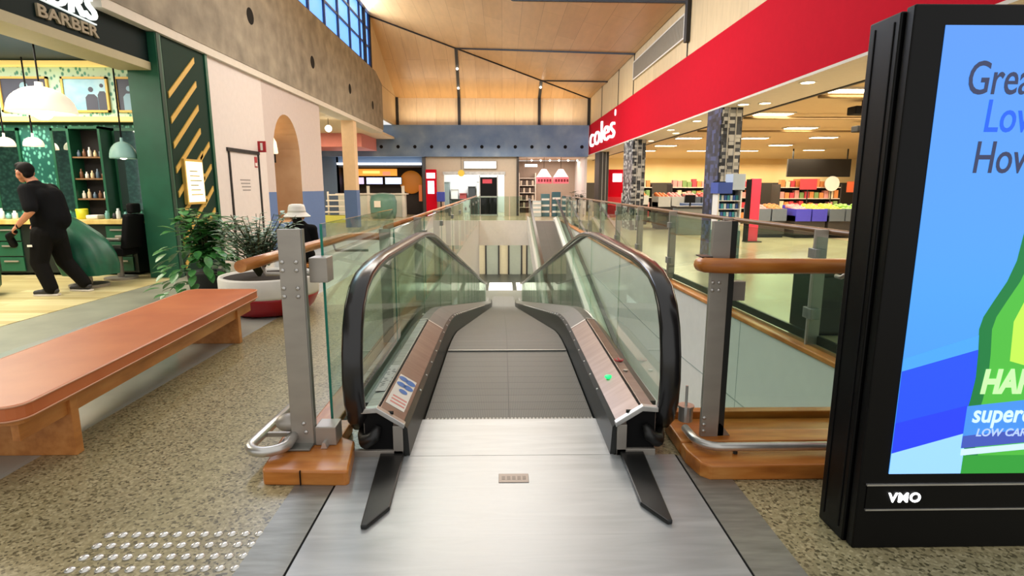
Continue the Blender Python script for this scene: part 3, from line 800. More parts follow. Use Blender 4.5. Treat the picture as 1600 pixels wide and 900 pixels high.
yR = [3.5, 5.05, 6.95, 8.9, 11.0, 13.1, 15.2, 17.3, 19.4, 21.5, 23.5, 25.4]
for k in range(len(yR) - 1):
    y0, y1 = yR[k] + .02, yR[k + 1] - .02
    pane(((edge_x(y0) + .07, y0), (edge_x(y1) + .07, y1)), 'guard_glass', 'clear glass sheet of the right guard, %s from the black display' % ORD[k], .055, 1.06, .014, 'glass sheets on the right edge', False)
pane(((1.20, 3.11), (2.78, 3.11)), 'guard_glass', 'clear glass sheet between the right steel post and the black display', .09, 1.02)
for k, (x0, x1) in enumerate(((-.98, .3), (.34, 1.05))):
    pane(((x0, 25.62), (x1, 25.62)), 'guard_glass', ('clear glass sheet across the far end of the opening, left one' , 'clear glass sheet across the far end of the opening, right one beside the second walkway')[k], .01, 1.08, .014, 'glass sheets at the far edge', False)
# intermediate posts on the right edge
for k, y in enumerate(yR[1:-1]):
    x = edge_x(y) + .07
    t = thing('guard_post', 'slim grey post of the right glass guard, %s from the black display' % ORD[k], 'post', (x, y, .05), 'slim posts of the right guard')
    MB().box(x - .02, x + .10, y - .012, y + .012, .05, 1.12).build('post_plate', M['steel'], t)
    MB().box(x - .03, x + .06, y - .07, y + .07, .30, .40).build('glass_clamp', M['dull_steel'], t, .004)
    MB().box(x - .03, x + .06, y - .07, y + .07, .86, .95).build('glass_clamp', M['dull_steel'], t, .004)
for k, y in enumerate([yL[i] for i in range(1, len(yL) - 1)]):
    t = thing('guard_post', 'slim grey post of the left glass guard, %s beyond the flat steel post' % ORD[k], 'post', (-1.06, y - .01, .05), 'slim posts of the left guard')
    MB().box(-1.13, -1.03, y - .022, y + .002, .05, 1.12).build('post_plate', M['steel'], t)
    MB().box(-1.05, -.97, y - .08, y + .06, .88, .96).build('glass_clamp', M['dull_steel'], t, .004)
b = MB().tube([(edge_x(y) + .20, y, 1.10) for y in (3.3, 5.05, 6.95, 9.0, 14, 25.3)], .028, 10)
solo(b, 'guard_rail', 'slim brown handrail running along the right glass guard towards the far shops', 'handrail', noisy('brown_rail', [(.3, '6d4a2e'), (.7, '8a6543')], (9, 3, 9), .35), None)
b = MB().tube([(-1.16, y, 1.10) for y in (5.6, 10, 25.3)], .024, 10)
solo(b, 'guard_rail', 'slim brown handrail running along the left glass guard towards the far shops', 'handrail', M['wood_y'], None)
b = MB()
b.prism([(edge_x(y) + .155, y) for y in (3.5, 9, 25.3)] + [(edge_x(y) + .185, y) for y in (25.3, 9, 3.5)], 'z', .05, .13)
solo(b, 'glass_channel', 'dark base channel behind the right glass guard', 'channel', M['dark_steel'])
t = thing('litter_bin', 'dark low bin standing behind the right glass guard beside the display', 'bin', (3.45, 5.7, 0))
MB().box(3.1, 3.8, 5.5, 5.9, 0.03, .62).build('bin_body', flat('bin_charcoal', '33302f', .5), t, .02)
MB().box(3.08, 3.82, 5.48, 5.92, .62, .66).build('bin_lid', M['dark_steel'], t, .01)
MB().box(3.14, 3.76, 5.54, 5.86, 0, .03).build('bin_foot', M['matte_black'], t)

# ------------------------------------------------------------------ bench
bn = thing('bench', 'long low bench with tan vinyl cushion on a timber frame at the left', 'bench', (-2.8, 4.2, 0))
O = Vector((-2.70, 2.60, 0))
def bl(px, py): return (O.x + px - .06 * py, O.y + py)
def bpoly(x0, x1, y0, y1, r=0.):
    pts = [(x0, y0), (x1, y0), (x1, y1), (x0, y1)]
    if r:
        out = []
        for (cx, cy, a0) in ((x0 + r, y0 + r, PI), (x1 - r, y0 + r, 1.5 * PI), (x1 - r, y1 - r, 0), (x0 + r, y1 - r, .5 * PI)):
            for k in range(5): a = a0 + PI / 2 * k / 4; out.append((cx + r * math.cos(a), cy + r * math.sin(a)))
        pts = out
    return [bl(*q) for q in pts]
MB().prism(bpoly(-.36, .36, .0, 3.22, .10), 'z', .375, .455).build('cushion', M['leather'], bn, .012, 3)
def rim(z): return [(x, y, z) for x, y in bpoly(-.362, .362, -.002, 3.222, .10)]
MB().tube(rim(.45), .005, 6, False, True).build('piping', M['piping'], bn)
MB().tube(rim(.379), .005, 6, False, True).build('piping', M['piping'], bn)
MB().prism(bpoly(-.34, .34, .03, 3.19, .06), 'z', .35, .375).build('seat_base', M['benchwood'], bn)
MB().prism(bpoly(.25, .29, .08, 3.12), 'z', .245, .352).build('side_rail', M['benchwood'], bn, .003)
MB().prism(bpoly(-.29, -.25, .08, 3.12), 'z', .245, .352).build('side_rail', M['benchwood'], bn, .003)
MB().prism(bpoly(-.31, .31, .42, .48), 'z', .0, .35).build('leg', M['benchwood'], bn, .004)
MB().prism(bpoly(-.31, .31, 2.74, 2.80), 'z', .0, .35).build('leg', M['benchwood'], bn, .004)

# ------------------------------------------------------------------ tactile studs
sp = .0605
b = MB().lathe([(.0205, 0), (.0195, .003), (.015, .0075), (.007, .0095), (.0, .0098)], (0, 0, 0), 16)
stud0 = b.build('tactile_stud', M['stud'])
rows = ['back', 'second', 'third', 'fourth', 'front']
first = True
for r in range(5):
    for c in range(12):
        x = -1.072 - (11 - c) * .0592; y = 2.262 - r * .0592 * 1.28
        o = stud0 if first else stud0.copy()
        if not first: COL.objects.link(o)
        first = False
        o.location = (x, y, 0)
        tag(o, 'domed steel floor stud, %s from left in the %s row of studs' % (ORD[c], rows[r]), 'floor stud', 'tactile floor studs')

# ------------------------------------------------------------------ advertising display
d = thing('advertising_display', 'tall black digital advertising display showing a green bottle on blue', 'display', (2.15, 2.23, 0))
FY = 2.118
b = MB().box(1.455, 2.85, 2.17, 2.35, 0.0, 2.13); b.build('housing', M['black'], d, .006)
b = MB().box(1.468, 2.84, FY, 2.166, 0.0, 2.14); b.build('front_frame', M['black'], d, .006)
b = MB().box(1.452, 1.456, 2.20, 2.205, .05, 2.1).box(1.452, 1.456, 2.31, 2.315, .05, 2.1); b.build('side_seam', M['matte_black'], d)
b = MB().box(1.50, 2.80, FY - .004, FY, .182, .292); bar = b.build('lower_panel', M['black'], d, .002)
MB().box(1.495, 2.80, FY - .009, FY, .289, .296).box(1.50, 2.80, FY - .009, FY, .178, .184).build('chrome_strip', M['bright_steel'], bar)
text('maker_lettering', 'VMO', .058, (1.592, FY - .005, .216), '-y', M['white_em'], bar, .002, 1.0, 0, .0012, space=1.12)
sx0, sx1, sz0, sz1 = 1.583, 2.73, .34, 2.068
scm, n, l, bb = base_mat('screen_sky', '5aa8ff', .25)
v = coords(n, l); sep = n.new('ShaderNodeSeparateXYZ'); l.new(v, sep.inputs['Vector'])
mr = n.new('ShaderNodeMapRange'); mr.inputs['From Min'].default_value = .3; mr.inputs['From Max'].default_value = 2.07; l.new(sep.outputs['Z'], mr.inputs['Value'])
rp = ramp(n, [(0, '4a9cf5'), (.45, '4fa6fb'), (1, '5b9bf7')]); l.new(mr.outputs['Result'], rp.inputs['Fac'])
l.new(rp.outputs['Color'], bb.inputs['Emission Color']); bb.inputs['Emission Strength'].default_value = .88
bb.inputs['Base Color'].default_value = (.01, .01, .01, 1)
b = MB().box(sx0, sx1, FY - .003, FY, sz0, sz1); scr = b.build('screen', scm, d); scr['label'] = 'glowing blue screen'
def art(name, poly, col, s=.9, lift=.001, par=None):
    pm = [(min(max(x, sx0), sx1), min(max(z, sz0), sz1)) for x, z in poly]
    return MB().prism(pm, 'y', FY - .003 - lift, FY - .003).build(name, emit('screen_' + name + str(len(bpy.data.materials)), col, s), par or scr)
art('light_band', [(sx0, .779), (1.885, .87), (2.73, 1.12), (2.73, 1.18), (1.885, .93), (sx0, .83)], '3f8df2')
art('blue_band', [(sx0, .43), (1.885, .52), (2.73, .78), (2.73, 1.12), (1.885, .87), (sx0, .779)], '1f46e6')
art('deep_band', [(sx0, .43), (1.885, .52), (2.73, .78), (2.73, .9), (1.885, .64), (sx0, .56)], '2038d8', .9, .0012)
art('pale_floor', [(sx0, .34), (2.73, .34), (2.73, .78), (1.885, .52), (sx0, .43)], '86b9f2')
# bottle: silhouette right of the frame edge
bc = 2.13
prof = [(.24, .34), (.24, .44), (.262, .46), (.262, .62), (.255, .66), (.247, .75), (.252, .85), (.262, .95), (.252, 1.0), (.222, 1.06), (.18, 1.14), (.155, 1.22), (.142, 1.35), (.128, 1.5), (.115, 1.62)]
sil = [(bc - r, z) for r, z in prof] + [(bc + r, z) for r, z in prof[::-1]]
bot = art('bottle', sil, '47a83c', .75, .0014); bot['label'] = 'bright green bottle picture'
art('bottle_shade', [(bc - r, z) for r, z in prof] + [(bc - r + .05, z) for r, z in prof[::-1]], '17703a', .7, .0018, bot)
art('bottle_shine', [(bc - .12, .82), (bc - .05, .80), (bc - .04, .98), (bc - .02, 1.2), (bc - .05, 1.2), (bc - .13, .98)], 'a6d04a', .85, .0018, bot)
art('bottle_foot', [(bc - .25, .34), (bc + .25, .34), (bc + .25, .42), (bc - .25, .42)], '2c8b34', .8, .002, bot)
lb = art('bottle_label', [(bc - .264, .452), (bc + .264, .50), (bc + .264, .69), (bc - .264, .632)], '3d7fd0', .85, .0026, bot)
art('label_band', [(bc - .264, .452), (bc + .264, .50), (bc + .264, .56), (bc - .264, .505)], '3b4fa6', .8, .003, lb)
art('label_edge', [(bc - .262, .42), (bc + .262, .47), (bc + .262, .495), (bc - .262, .447)], 'b7d2ea', .8, .003, lb)
wl = emit('screen_white', 'dfeeff', .9)
text('bottle_lettering', 'HAHN', .135, (1.905, FY - .0062, .69), '-y', emit('screen_pale_green', 'b4dfa0', .75), bot, .0008, .78, .12, .006)
text('label_lettering', 'superdry', .105, (1.89, FY - .0066, .565), '-y', emit('screen_label_white', 'bcd8f2', .8), lb, .0008, .85, .10, .002)
text('label_small_lettering', 'LOW CARB', .045, (1.915, FY - .0066, .505), '-y', emit('screen_label_grey', '9fb6dc', .8), lb, .0008, 1., .15, .001)
navy_t = emit('screen_dark_text', '333b5c', .55); blue_t = emit('screen_blue_text', '1a53dc', .9)
text('headline_top', 'Great', .165, (1.683, FY - .0036, 1.833), '-y', navy_t, scr, .0008, .72, .06, .001)
text('headline_middle', 'Low', .165, (1.765, FY - .0036, 1.70), '-y', blue_t, scr, .0008, .72, .06, .001)
text('headline_bottom', 'How', .165, (1.745, FY - .0036, 1.552), '-y', navy_t, scr, .0008, .72, .06, .001)

# ------------------------------------------------------------------ planter bowl and plants
pl = thing('potted_shrub', 'pale leafy shrub in a white bowl planter with red base behind the bench', 'plant', (-2.85, 6.75, 0))
cx, cy = -2.83, 6.8
MB().lathe([(.33, .0), (.42, .02), (.50, .10), (.55, .20), (.56, .235)], (cx, cy, 0), 36).build('red_base', M['dkred'], pl)
MB().lathe([(.56, .235), (.565, .26), (.565, .44), (.555, .46), (.52, .46), (.51, .43)], (cx, cy, 0), 36).build('white_rim', M['white'], pl)
MB().cyl((cx, cy, .40), .513, .036, 30).build('soil', M['soil'], pl)
def leaf(mb, base, dirv, L, W, droop=.3, seg=4):
    d = Vector(dirv).normalized(); side = d.cross(Vector((0, 0, 1)))
    if side.length < .05: side = Vector((1, 0, 0))
    side.normalize(); p = Vector(base); vs = []
    for k in range(seg + 1):
        t = k / seg; w = W * math.sin(PI * min(t * .93 + .05, 1)) ** .8
        vs += [p + side * w / 2, p - Vector((0, 0, w * .12)), p - side * w / 2]
        dd = (d + Vector((0, 0, -droop * t * 2))).normalized(); p = p + dd * L / seg
    fs = []
    for k in range(seg):
        for j in range(2): a = k * 3 + j; fs.append((a, a + 1, a + 4, a + 3))
    mb.add(vs, fs, True)
def shrub(root, base, H, spread, nst, nl, L, W, mleaf, rr, droop=.3, up=.6):
    st = MB(); lf = MB()
    for i in range(nst):
        a = rr.uniform(0, 2 * PI); R = spread * math.sqrt(rr.random()); h = H * rr.uniform(.6, 1)
        tip = Vector(base) + Vector((R * math.cos(a), R * math.sin(a), h))
        mid = Vector(base) + Vector((R * .35 * math.cos(a), R * .35 * math.sin(a), h * .55))
        st.tube([base, mid, tip], [.009, .007, .003], 6)
        for k in range(nl):
            t = rr.uniform(.25, 1); q = Vector(base).lerp(mid, t * 2) if t < .5 else mid.lerp(tip, t * 2 - 1)
            aa = rr.uniform(0, 2 * PI); leaf(lf, q, (math.cos(aa), math.sin(aa), rr.uniform(-.1, up)), L * rr.uniform(.7, 1.2), W * rr.uniform(.7, 1.2), droop)
    st.build('stems', M['stem'], root); f = lf.build('foliage', mleaf, root); return f
rr = random.Random(3)
shrub(pl, (cx - .12, cy, .42), .78, .52, 46, 26, .10, .05, M['leaf2'], rr, .25)
p2 = thing('leafy_plant', 'dark green broad leaved plant beside the gold striped panel and bench end', 'plant', (-4.0, 7.6, 0))
MB().lathe([(.16, 0), (.2, .02), (.24, .36), (.25, .38), (.22, .38), (.21, .34)], (-4.0, 7.6, 0), 26).build('pot', flat('dark_pot', '2c2f2c', .5), p2)
MB().cyl((-4.0, 7.6, .30), .212, .046, 22).build('soil', M['soil'], p2)
rr = random.Random(11)
shrub(p2, (-4.0, 7.6, .32), .92, .42, 22, 16, .22, .11, M['leaf'], rr, .42, .7)
lf = MB(); rr = random.Random(4)
for i in range(150):
    a = rr.uniform(0, 2 * PI); R = .22 + .30 * rr.random(); z = rr.uniform(.12, .75)
    leaf(lf, (-4.02 + R * math.cos(a), 7.55 + R * math.sin(a), z), (math.cos(a), math.sin(a), rr.uniform(-.5, .4)), .2 * rr.uniform(.7, 1.2), .1, .5)
lf.build('trailing_foliage', M['leaf'], p2)
# ------------------------------------------------------------------ barber shop on the left
BW = 10.2                                                # end wall of the shop
b = MB()
b.mat(0).box(-14, -5.6, BW, BW + .1, 0, 4.1)
b.mat(1).box(-14, -6.2, BW - .01, BW, 2.63, 3.5)
b.mat(2).box(-14, -6.2, BW - .01, BW, .9, 2.55)
struct(b, 'wall_shop_end', [M['darkgreen'], M['wallpaper'], M['tealpattern']])
b = MB().box(-14, -13.9, -2, BW, 0, 4.1)
struct(b, 'wall_shop_back', M['tealpattern'])
b = MB().box(-14, -5.7, -2, BW, 3.62, 3.72)
struct(b, 'ceiling', flat('navy_ceiling', '26405c', .6))
b = MB().box(-5.68, -5.52, -2, 9.39, 3.42, 4.12)
b.mat(1).box(-6.0, -5.50, -2, 9.39, 3.30, 3.42)
struct(b, 'trim_12', [M['fascia_green'], flat('sign_soffit', 'b5ab86', .5)])
# green pier and the gold striped panel
b = MB().box(-5.88, -5.40, 9.40, 9.55, 0, 3.87)
b.mat(1).box(-5.40, -5.39, 9.42, 9.5, 0, 3.87)
struct(b, 'trim_13', [M['green'], flat('pier_edge', '0f3a28', .5)])
b = MB().box(-5.62, -5.438, 9.55, 11.0, 0, 3.88)
struct(b, 'wall_striped_panel', M['darkgreen'])
b = MB().box(-5.44, -5.41, 10.92, 11.0, 0, 3.88)
struct(b, 'trim_17', M['green'])
th = thing('striped_panel', 'dark green panel with slanting gold slats beside the shop opening', 'wall panel', (-5.435, 10.2, 0))
MB().box(-5.437, -5.433, 9.62, 10.9, 0, 3.85).build('backing_board', M['darkgreen'], th)
for k in range(10):
    z0 = .12 + k * .40
    pts = [(9.66, z0), (10.55, z0 + .72), (10.55, z0 + .82), (9.66, z0 + .10)]
    c = [(y, z) for y, z in pts if z < 3.95]
    if len(c) == 4 and z0 > .1: MB().prism(c, 'x', -5.433, -5.415).build('gold_slat', M['gold'], th)
    z0 += .19
    pts = [(10.45, z0 + .42), (10.82, z0 + .72), (10.82, z0 + .81), (10.45, z0 + .51)]
    if k in (0, 1, 2, 3): MB().prism(pts, 'x', -5.433, -5.415).build('gold_slat', M['gold'], th)
th = thing('menu_lightbox', 'small lit cream menu board on the gold striped panel', 'sign', (-5.4, 10.1, 1.22))
MB().box(-5.433, -5.37, 9.83, 10.42, 1.20, 1.97).build('case', M['gold'], th, .005)
MB().box(-5.37, -5.362, 9.86, 10.39, 1.24, 1.93).build('lit_face', emit('menu_face', 'f8e6b4', 1.3), th)
for k in range(6): MB().box(-5.362, -5.36, 9.95, 10.32 - .06 * (k % 3), 1.36 + k * .08, 1.375 + k * .08).build('printed_line', flat('menu_ink', '9a8250', .6), th)
# sign lettering on the fascia
st = thing('shop_sign', 'white and taupe letters on the dark shop fascia', 'sign', (-5.5, 7.7, 3.6))
text('upper_lettering', 'ORS', .40, (-5.52, 7.33, 3.71), '+x', emit('sign_white', 'eef4f2', .8), st, .02, 1, .12, .006, width=.92)
text('lower_lettering', 'BARBER', .20, (-5.52, 7.22, 3.50), '+x', flat('taupe_letters', '9b8f74', .5), st, .015, 1, 0, .005, width=1.03)
MB().prism([(7.0, 3.71), (8.24, 3.655), (8.24, 3.67), (7.0, 3.725)], 'x', -5.52, -5.49).build('underline', emit('sign_white2', 'dfeae8', .7), st)
# gold rails, framed pictures, counter with cabinets
for k, z in enumerate((3.50, 2.60)):
    b = MB().box(-13, -6.2, BW - .16, BW, z, z + .075)
    solo(b, 'picture_rail', ('glowing gold rail above the framed pictures in the shop' , 'glowing gold rail below the framed pictures in the shop')[k], 'rail', M['goldlit'], 'gold rails in the shop')
sky_p = noisy('picture_blue', [(.35, '5fb0d8'), (.65, 'bfe6f4')], (1.2, 1.2, 2), .4)
dark_p = flat('picture_dark', '3a3f55', .5); pale_p = flat('picture_pale', '8fb6cc', .5)
for k, (x0, x1, lab) in enumerate(((-7.50, -6.72, 'framed picture of two dark figures on pale blue right of the big dome lamp'), (-8.55, -7.72, 'framed picture of a pale blue figure left of the big dome lamp'), (-6.60, -5.95, 'framed dark picture beside the green pier'))):
    t = thing('framed_picture', lab, 'picture', ((x0 + x1) / 2, BW - .03, 2.74), 'framed pictures in the shop')
    b = MB(); y0, y1 = BW - .05, BW - .011; z0, z1 = 2.76, 3.34
    b.box(x0, x1, y0, y1, z0, z0 + .035).box(x0, x1, y0, y1, z1 - .035, z1).box(x0, x0 + .035, y0, y1, z0, z1).box(x1 - .035, x1, y0, y1, z0, z1)
    b.build('gold_frame', M['gold'], t)
    pic = MB().box(x0 + .03, x1 - .03, BW - .03, BW - .012, z0 + .03, z1 - .03).build('print', [sky_p, dark_p, dark_p][k], t)
    b = MB(); yb = BW - .031; w = x1 - x0
    def blob(cx, z0_, z1_, hw):
        b.prism([(cx - hw, z0_), (cx + hw, z0_), (cx + hw, z0_ + (z1_ - z0_) * .5), (cx + hw * .5, z0_ + (z1_ - z0_) * .62), (cx - hw * .5, z0_ + (z1_ - z0_) * .62), (cx - hw, z0_ + (z1_ - z0_) * .5)], 'y', yb - .003, yb)
        b.lathe([(hw * .42, 0), (hw * .42, -.003)], (cx, yb, z0_ + (z1_ - z0_) * .8), 14, 'y', False)
    if k == 0: blob(x0 + w * .62, z0 + .03, z1 - .12, w * .13); blob(x0 + w * .86, z0 + .03, z1 - .04, w * .1)
    elif k == 1: blob(x0 + w * .5, z0 + .03, z1 - .06, w * .2)
    else: blob(x0 + w * .35, z0 + .03, z1 - .1, w * .16)
    b.build('printed_figure', [dark_p, pale_p, pale_p][k], pic)
ct = thing('barber_counter', 'pale topped counter with dark cabinets along the shop end wall', 'counter', (-9, 9.9, 0))
MB().box(-13.5, -6.2, 9.62, BW - .02, .88, .96).build('counter_top', noisy('pale_timber_top', [(.3, 'c9a95e'), (.7, 'e6cd86')], (8, 3, 3), .4), ct, .008)
MB().box(-13.5, -6.25, 9.70, BW - .02, .05, .88).build('carcass', flat('cabinet_dark', '0c1a16', .5), ct)
for k in range(7):
    x = -6.3 - k * .92
    for j, (z0, z1) in enumerate(((.60, .85), (.34, .58), (.08, .32))):
        if k % 2 == 0:
            f = MB().box(x - .42, x - .02, 9.675, 9.70, z0, z1).build('drawer', M['green'], ct, .004)
            MB().box(x - .34, x - .10, 9.655, 9.675, z1 - .08, z1 - .055).build('handle', M['steel'], f)
# mirror bays with posts, and shelves with bottles
for k, x in enumerate((-6.40, -7.45, -8.5)):
    t = thing('wall_mirror', ('tall mirror on the patterned wall nearest the green pier', 'tall mirror on the patterned wall behind the barber', 'tall mirror on the patterned wall at the left frame edge')[k], 'mirror', (x, BW - .03, 1.05), 'shop mirrors')
    MB().box(x - .30, x + .12, BW - .04, BW - .012, 1.1, 2.45).build('mirror_glass', M['mirror'], t)
    b = MB(); b.box(x - .34, x - .30, BW - .05, BW - .012, 1.05, 2.5).box(x + .12, x + .16, BW - .05, BW - .012, 1.05, 2.5).box(x - .34, x + .16, BW - .05, BW - .012, 2.45, 2.5); b.build('mirror_frame', M['green'], t)
sh = thing('bottle_shelf', 'dark open shelf unit of bottles between the mirrors', 'shelf', (-7.0, 10.0, .97))
b = MB().box(-7.32, -7.28, 9.88, BW - .02, .965, 2.5).box(-6.80, -6.76, 9.88, BW - .02, .965, 2.5).box(-7.32, -6.76, 9.88, BW - .02, 2.46, 2.5); b.build('frame', M['green'], sh)
for z in (1.28, 1.62, 1.98): MB().box(-7.28, -6.80, 9.90, BW - .02, z, z + .025).build('shelf_board', flat('shelf_timber', '7b5b3b', .5), sh)
MB().box(-7.28, -6.80, BW - .04, BW - .015, .97, 2.46).build('back_board', flat('shelf_back', '1c1613', .6), sh)
bcols = [flat('bottle_white', 'e3ded3', .4), flat('bottle_brown', '6b4327', .3), flat('bottle_slate', '54687a', .3), flat('bottle_cream', 'd7bd93', .4)]
nb = 0
for j, z in enumerate((1.305, 1.645, 2.005)):
    for k in range(5):
        x = -7.22 + k * .092; hh = (.13, .16, .11)[(k + j) % 3]
        b = MB().lathe([(.026, 0), (.028, .01), (.028, hh * .62), (.012, hh * .78), (.012, hh), (.0, hh)], (x, 9.98, z), 12)
        o = b.build('product_bottle', bcols[(k * 3 + j) % 4])
        tag(o, 'small %s bottle, %s from the left on the %s shelf in the barber shop' % (('white', 'brown', 'slate', 'cream')[(k * 3 + j) % 4], ORD[k], ('lower', 'middle', 'top')[j]), 'bottle', 'bottles on the shop shelves')
b = MB().lathe([(.075, 0), (.085, .02), (.09, .17), (.08, .175), (.075, .02), (0, .02)], (-7.15, 9.78, .96), 20); solo(b, 'tub', 'yellow tub on the pale counter behind the barber', 'tub', M['yellow'])
for k, (x, h, r, c, nm, lab) in enumerate(((-6.95, .07, .10, 'white', 'towel', 'folded white towel on the counter right of the yellow tub'),)):
    b = MB().box(x - r, x + r, 9.7, 9.9, .961, .961 + h); solo(b, nm, lab, nm, M[c], None, .02)
bc2 = [flat('jar_teal', '6fa7a0', .4), flat('jar_dark', '26282a', .4), flat('jar_white', 'dfe3e0', .4)]
for k in range(5):
    x = -6.72 + k * .095; h = (.14, .1, .18, .12, .16)[k]
    b = MB().lathe([(.03, 0), (.034, .01), (.034, h * .7), (.02, h * .8), (.02, h), (0, h)], (x, 9.76 + .04 * (k % 2), .961), 14)
    solo(b, 'product_jar', '%s jar, %s from left at the right end of the pale counter' % (('teal', 'dark', 'white', 'teal', 'dark')[k], ORD[k]), 'jar', bc2[(0, 1, 2, 0, 1)[k]], 'jars on the counter')
for k in range(4):
    x = -8.3 - k * .11; h = (.14, .1, .18, .12)[k]
    b = MB().lathe([(.035, 0), (.04, .01), (.04, h * .7), (.02, h * .8), (.02, h), (0, h)], (x, 9.8, .961), 14)
    solo(b, 'product_jar', '%s jar, %s from the right in the row left of the barber' % (('white', 'teal', 'white', 'dark')[k], ORD[k]), 'jar', bc2[(2, 0, 2, 1)[k]], 'jars on the counter')
# chair seat and headrest seen in the mirror bay: second barber chair beside the counter
bc3 = thing('barber_chair', 'black padded barber chair by the counter near the green pier', 'chair', (-6.25, 9.32, 0))
MB().cyl((-6.3, 9.3, 0), .24, .04, 24).cyl((-6.3, 9.3, .04), .05, .36, 14).build('pedestal', M['steel'], bc3)
MB().box(-6.52, -6.08, 9.08, 9.52, .40, .54).build('seat', M['matte_black'], bc3, .03, 3)
MB().prism([(-6.12, .52), (-6.02, .52), (-5.93, 1.05), (-6.02, 1.08)], 'y', 9.08, 9.52).build('backrest', M['matte_black'], bc3, .02)
MB().box(-6.02, -5.92, 9.18, 9.42, 1.08, 1.24).build('headrest', M['matte_black'], bc3, .03, 3)
for s in (-1, 1): MB().box(-6.48, -6.08, 9.3 + s * .25 - .03, 9.3 + s * .25 + .03, .66, .70).build('armrest', M['steel'], bc3, .01)
# pendant lamps
def dome(name, lab, c, r, h, drop, mt, grp):
    t = thing(name, lab, 'lamp', (c[0], c[1], c[2] + drop), grp)
    pr = [(0, .02 + h * .97)] + [(r * .96 * math.cos(a), .02 + h * .97 * math.sin(a)) for a in [PI / 2 * k / 8 for k in range(7, 0, -1)]] + [(r * .97, 0), (r * 1.0, 0), (r * 1.02, .02)] + [(r * math.cos(a), .03 + h * math.sin(a)) for a in [PI / 2 * k / 8 for k in range(1, 8)]] + [(r * .12, h + .03), (r * .12, h + .09), (0, h + .09)]
    MB().lathe(pr, c, 32).build('shade', mt, t)
    MB().cyl((c[0], c[1], c[2] + h + .09), .012, max(drop - h - .09, .02), 8).build('stem', M['matte_black'], t)
    MB().ball((c[0], c[1], c[2] + .05), r * .35).build('bulb', M['bulb'], t)
dome('pendant_lamp', 'large white dome pendant lamp in the barber shop', (-6.97, 9.0, 2.60), .43, .36, 1.02, M['bulb_soft'], None)
dome('pendant_lamp', 'small pale teal dome pendant lamp beside the green pier', (-6.13, 9.45, 1.95), .19, .24, 1.6, flat('teal_shade', '9cc9c4', .4), 'small shop pendants')
for k, (x, y) in enumerate(((-8.2, 9.7), (-7.75, 9.72), (-6.02, 9.9))):
    dome('pendant_lamp', ('small glowing cream pendant lamp, left one of the pair above the barber', 'small glowing cream pendant lamp, right one of the pair above the barber', 'small glowing cream pendant lamp behind the teal one')[k], (x, y, 2.16), .14, .12, 1.4, M['bulb_soft'], 'small shop pendants')

# draped barber chairs
def drape(name, lab, cx, cy, prof, zt):
    """cape falling over a reclined chair: rings with folds"""
    t = thing(name, lab, 'chair', (cx, cy, 0))
    MB().cyl((cx, cy, 0.006), .26, .04, 24).cyl((cx, cy, .04), .05, .42, 14).build('pedestal', M['steel'], t)
    seg = 56; vs = []; fs = []
    for (z, ax, bx_, ox, am) in prof:
        for k in range(seg):
            a = 2 * PI * k / seg; f = 1 + am * math.sin(a * 7 + z * 2) + am * .6 * math.sin(a * 13)
            vs.append((cx + ox + ax * math.cos(a) * f, cy + bx_ * math.sin(a) * f, z))
    n = len(prof)
    for i in range(n - 1):
        for k in range(seg): fs.append((i * seg + k, i * seg + (k + 1) % seg, (i + 1) * seg + (k + 1) % seg, (i + 1) * seg + k))
    fs.append(list(range((n - 1) * seg, n * seg)))
    o = MB().add(vs, fs, True).build('draped_cape', M['cape'], t)
    MB().box(cx - .25, cx + .25, cy - .2, cy + .2, .46, .55).build('seat', M['matte_black'], t, .03)
    return t
drape('barber_chair', 'barber chair under a draped dark green cape behind the walking barber', -6.32, 8.6,
      [(.20, .36, .34, .06, .05), (.35, .40, .36, .04, .045), (.5, .40, .36, .0, .04), (.66, .36, .34, -.04, .035), (.80, .29, .30, -.10, .03), (.93, .20, .24, -.18, .02), (1.03, .13, .17, -.25, .015), (1.09, .06, .08, -.28, 0)], 0)
drape('barber_chair', 'barber chair under a green cape cut off at the left frame edge', -7.35, 7.75,
      [(.12, .34, .34, 0, .05), (.35, .36, .36, 0, .04), (.6, .30, .30, -.03, .03), (.8, .2, .22, -.08, .02), (.9, .08, .1, -.1, 0)], 0)

# ------------------------------------------------------------------ wall fittings
X = -5.44
dt = MB().box(X, X + .025, 11.55, 11.6, 0, 2.22).box(X, X + .025, 12.92, 12.97, 0, 2.22).box(X, X + .03, 11.5, 12.99, 2.20, 2.27)
struct(dt, 'door_4', M['track'])
b = MB().box(X, X + .004, 11.62, 12.9, 0.01, 2.19); struct(b, 'door_5', M['pinkwall'])
t = thing('wall_notice', 'small grey text printed on the flush door', 'sign', (X, 12.2, 1.5))
for k in range(4): MB().box(X + .004, X + .007, 11.98 + .03 * k, 12.46 - .02 * (k % 2), 1.63 - k * .07, 1.655 - k * .07).build('text_line', flat('notice_grey', '97908c', .6), t)
t = thing('exit_sign', 'red square sign projecting above the flush door corner', 'sign', (X + .05, 13.0, 2.2))
MB().box(X, X + .17, 12.98, 13.02, 2.26, 2.50).build('plate', M['dkred'], t)
MB().box(X + .06, X + .11, 12.974, 12.98, 2.30, 2.46).build('pictogram', M['white'], t)
t = thing('safety_label', 'small red and white label under the red square sign', 'sign', (X, 12.8, 2.0))
MB().box(X, X + .01, 12.74, 12.88, 1.92, 2.15).build('plate', M['dkred'], t)
MB().box(X + .01, X + .012, 12.76, 12.86, 1.95, 2.02).build('text_patch', M['white'], t)
t = thing('niche_lamp', 'white shaded lamp standing dark based inside the arched niche', 'lamp', (-5.95, 14.5, 2.2))
MB().box(-6.34, -5.98, 15.0, 15.1, 2.28, 2.34).box(-6.0, -5.9, 14.95, 15.15, 2.12, 2.34).build('bracket', M['matte_black'], t)
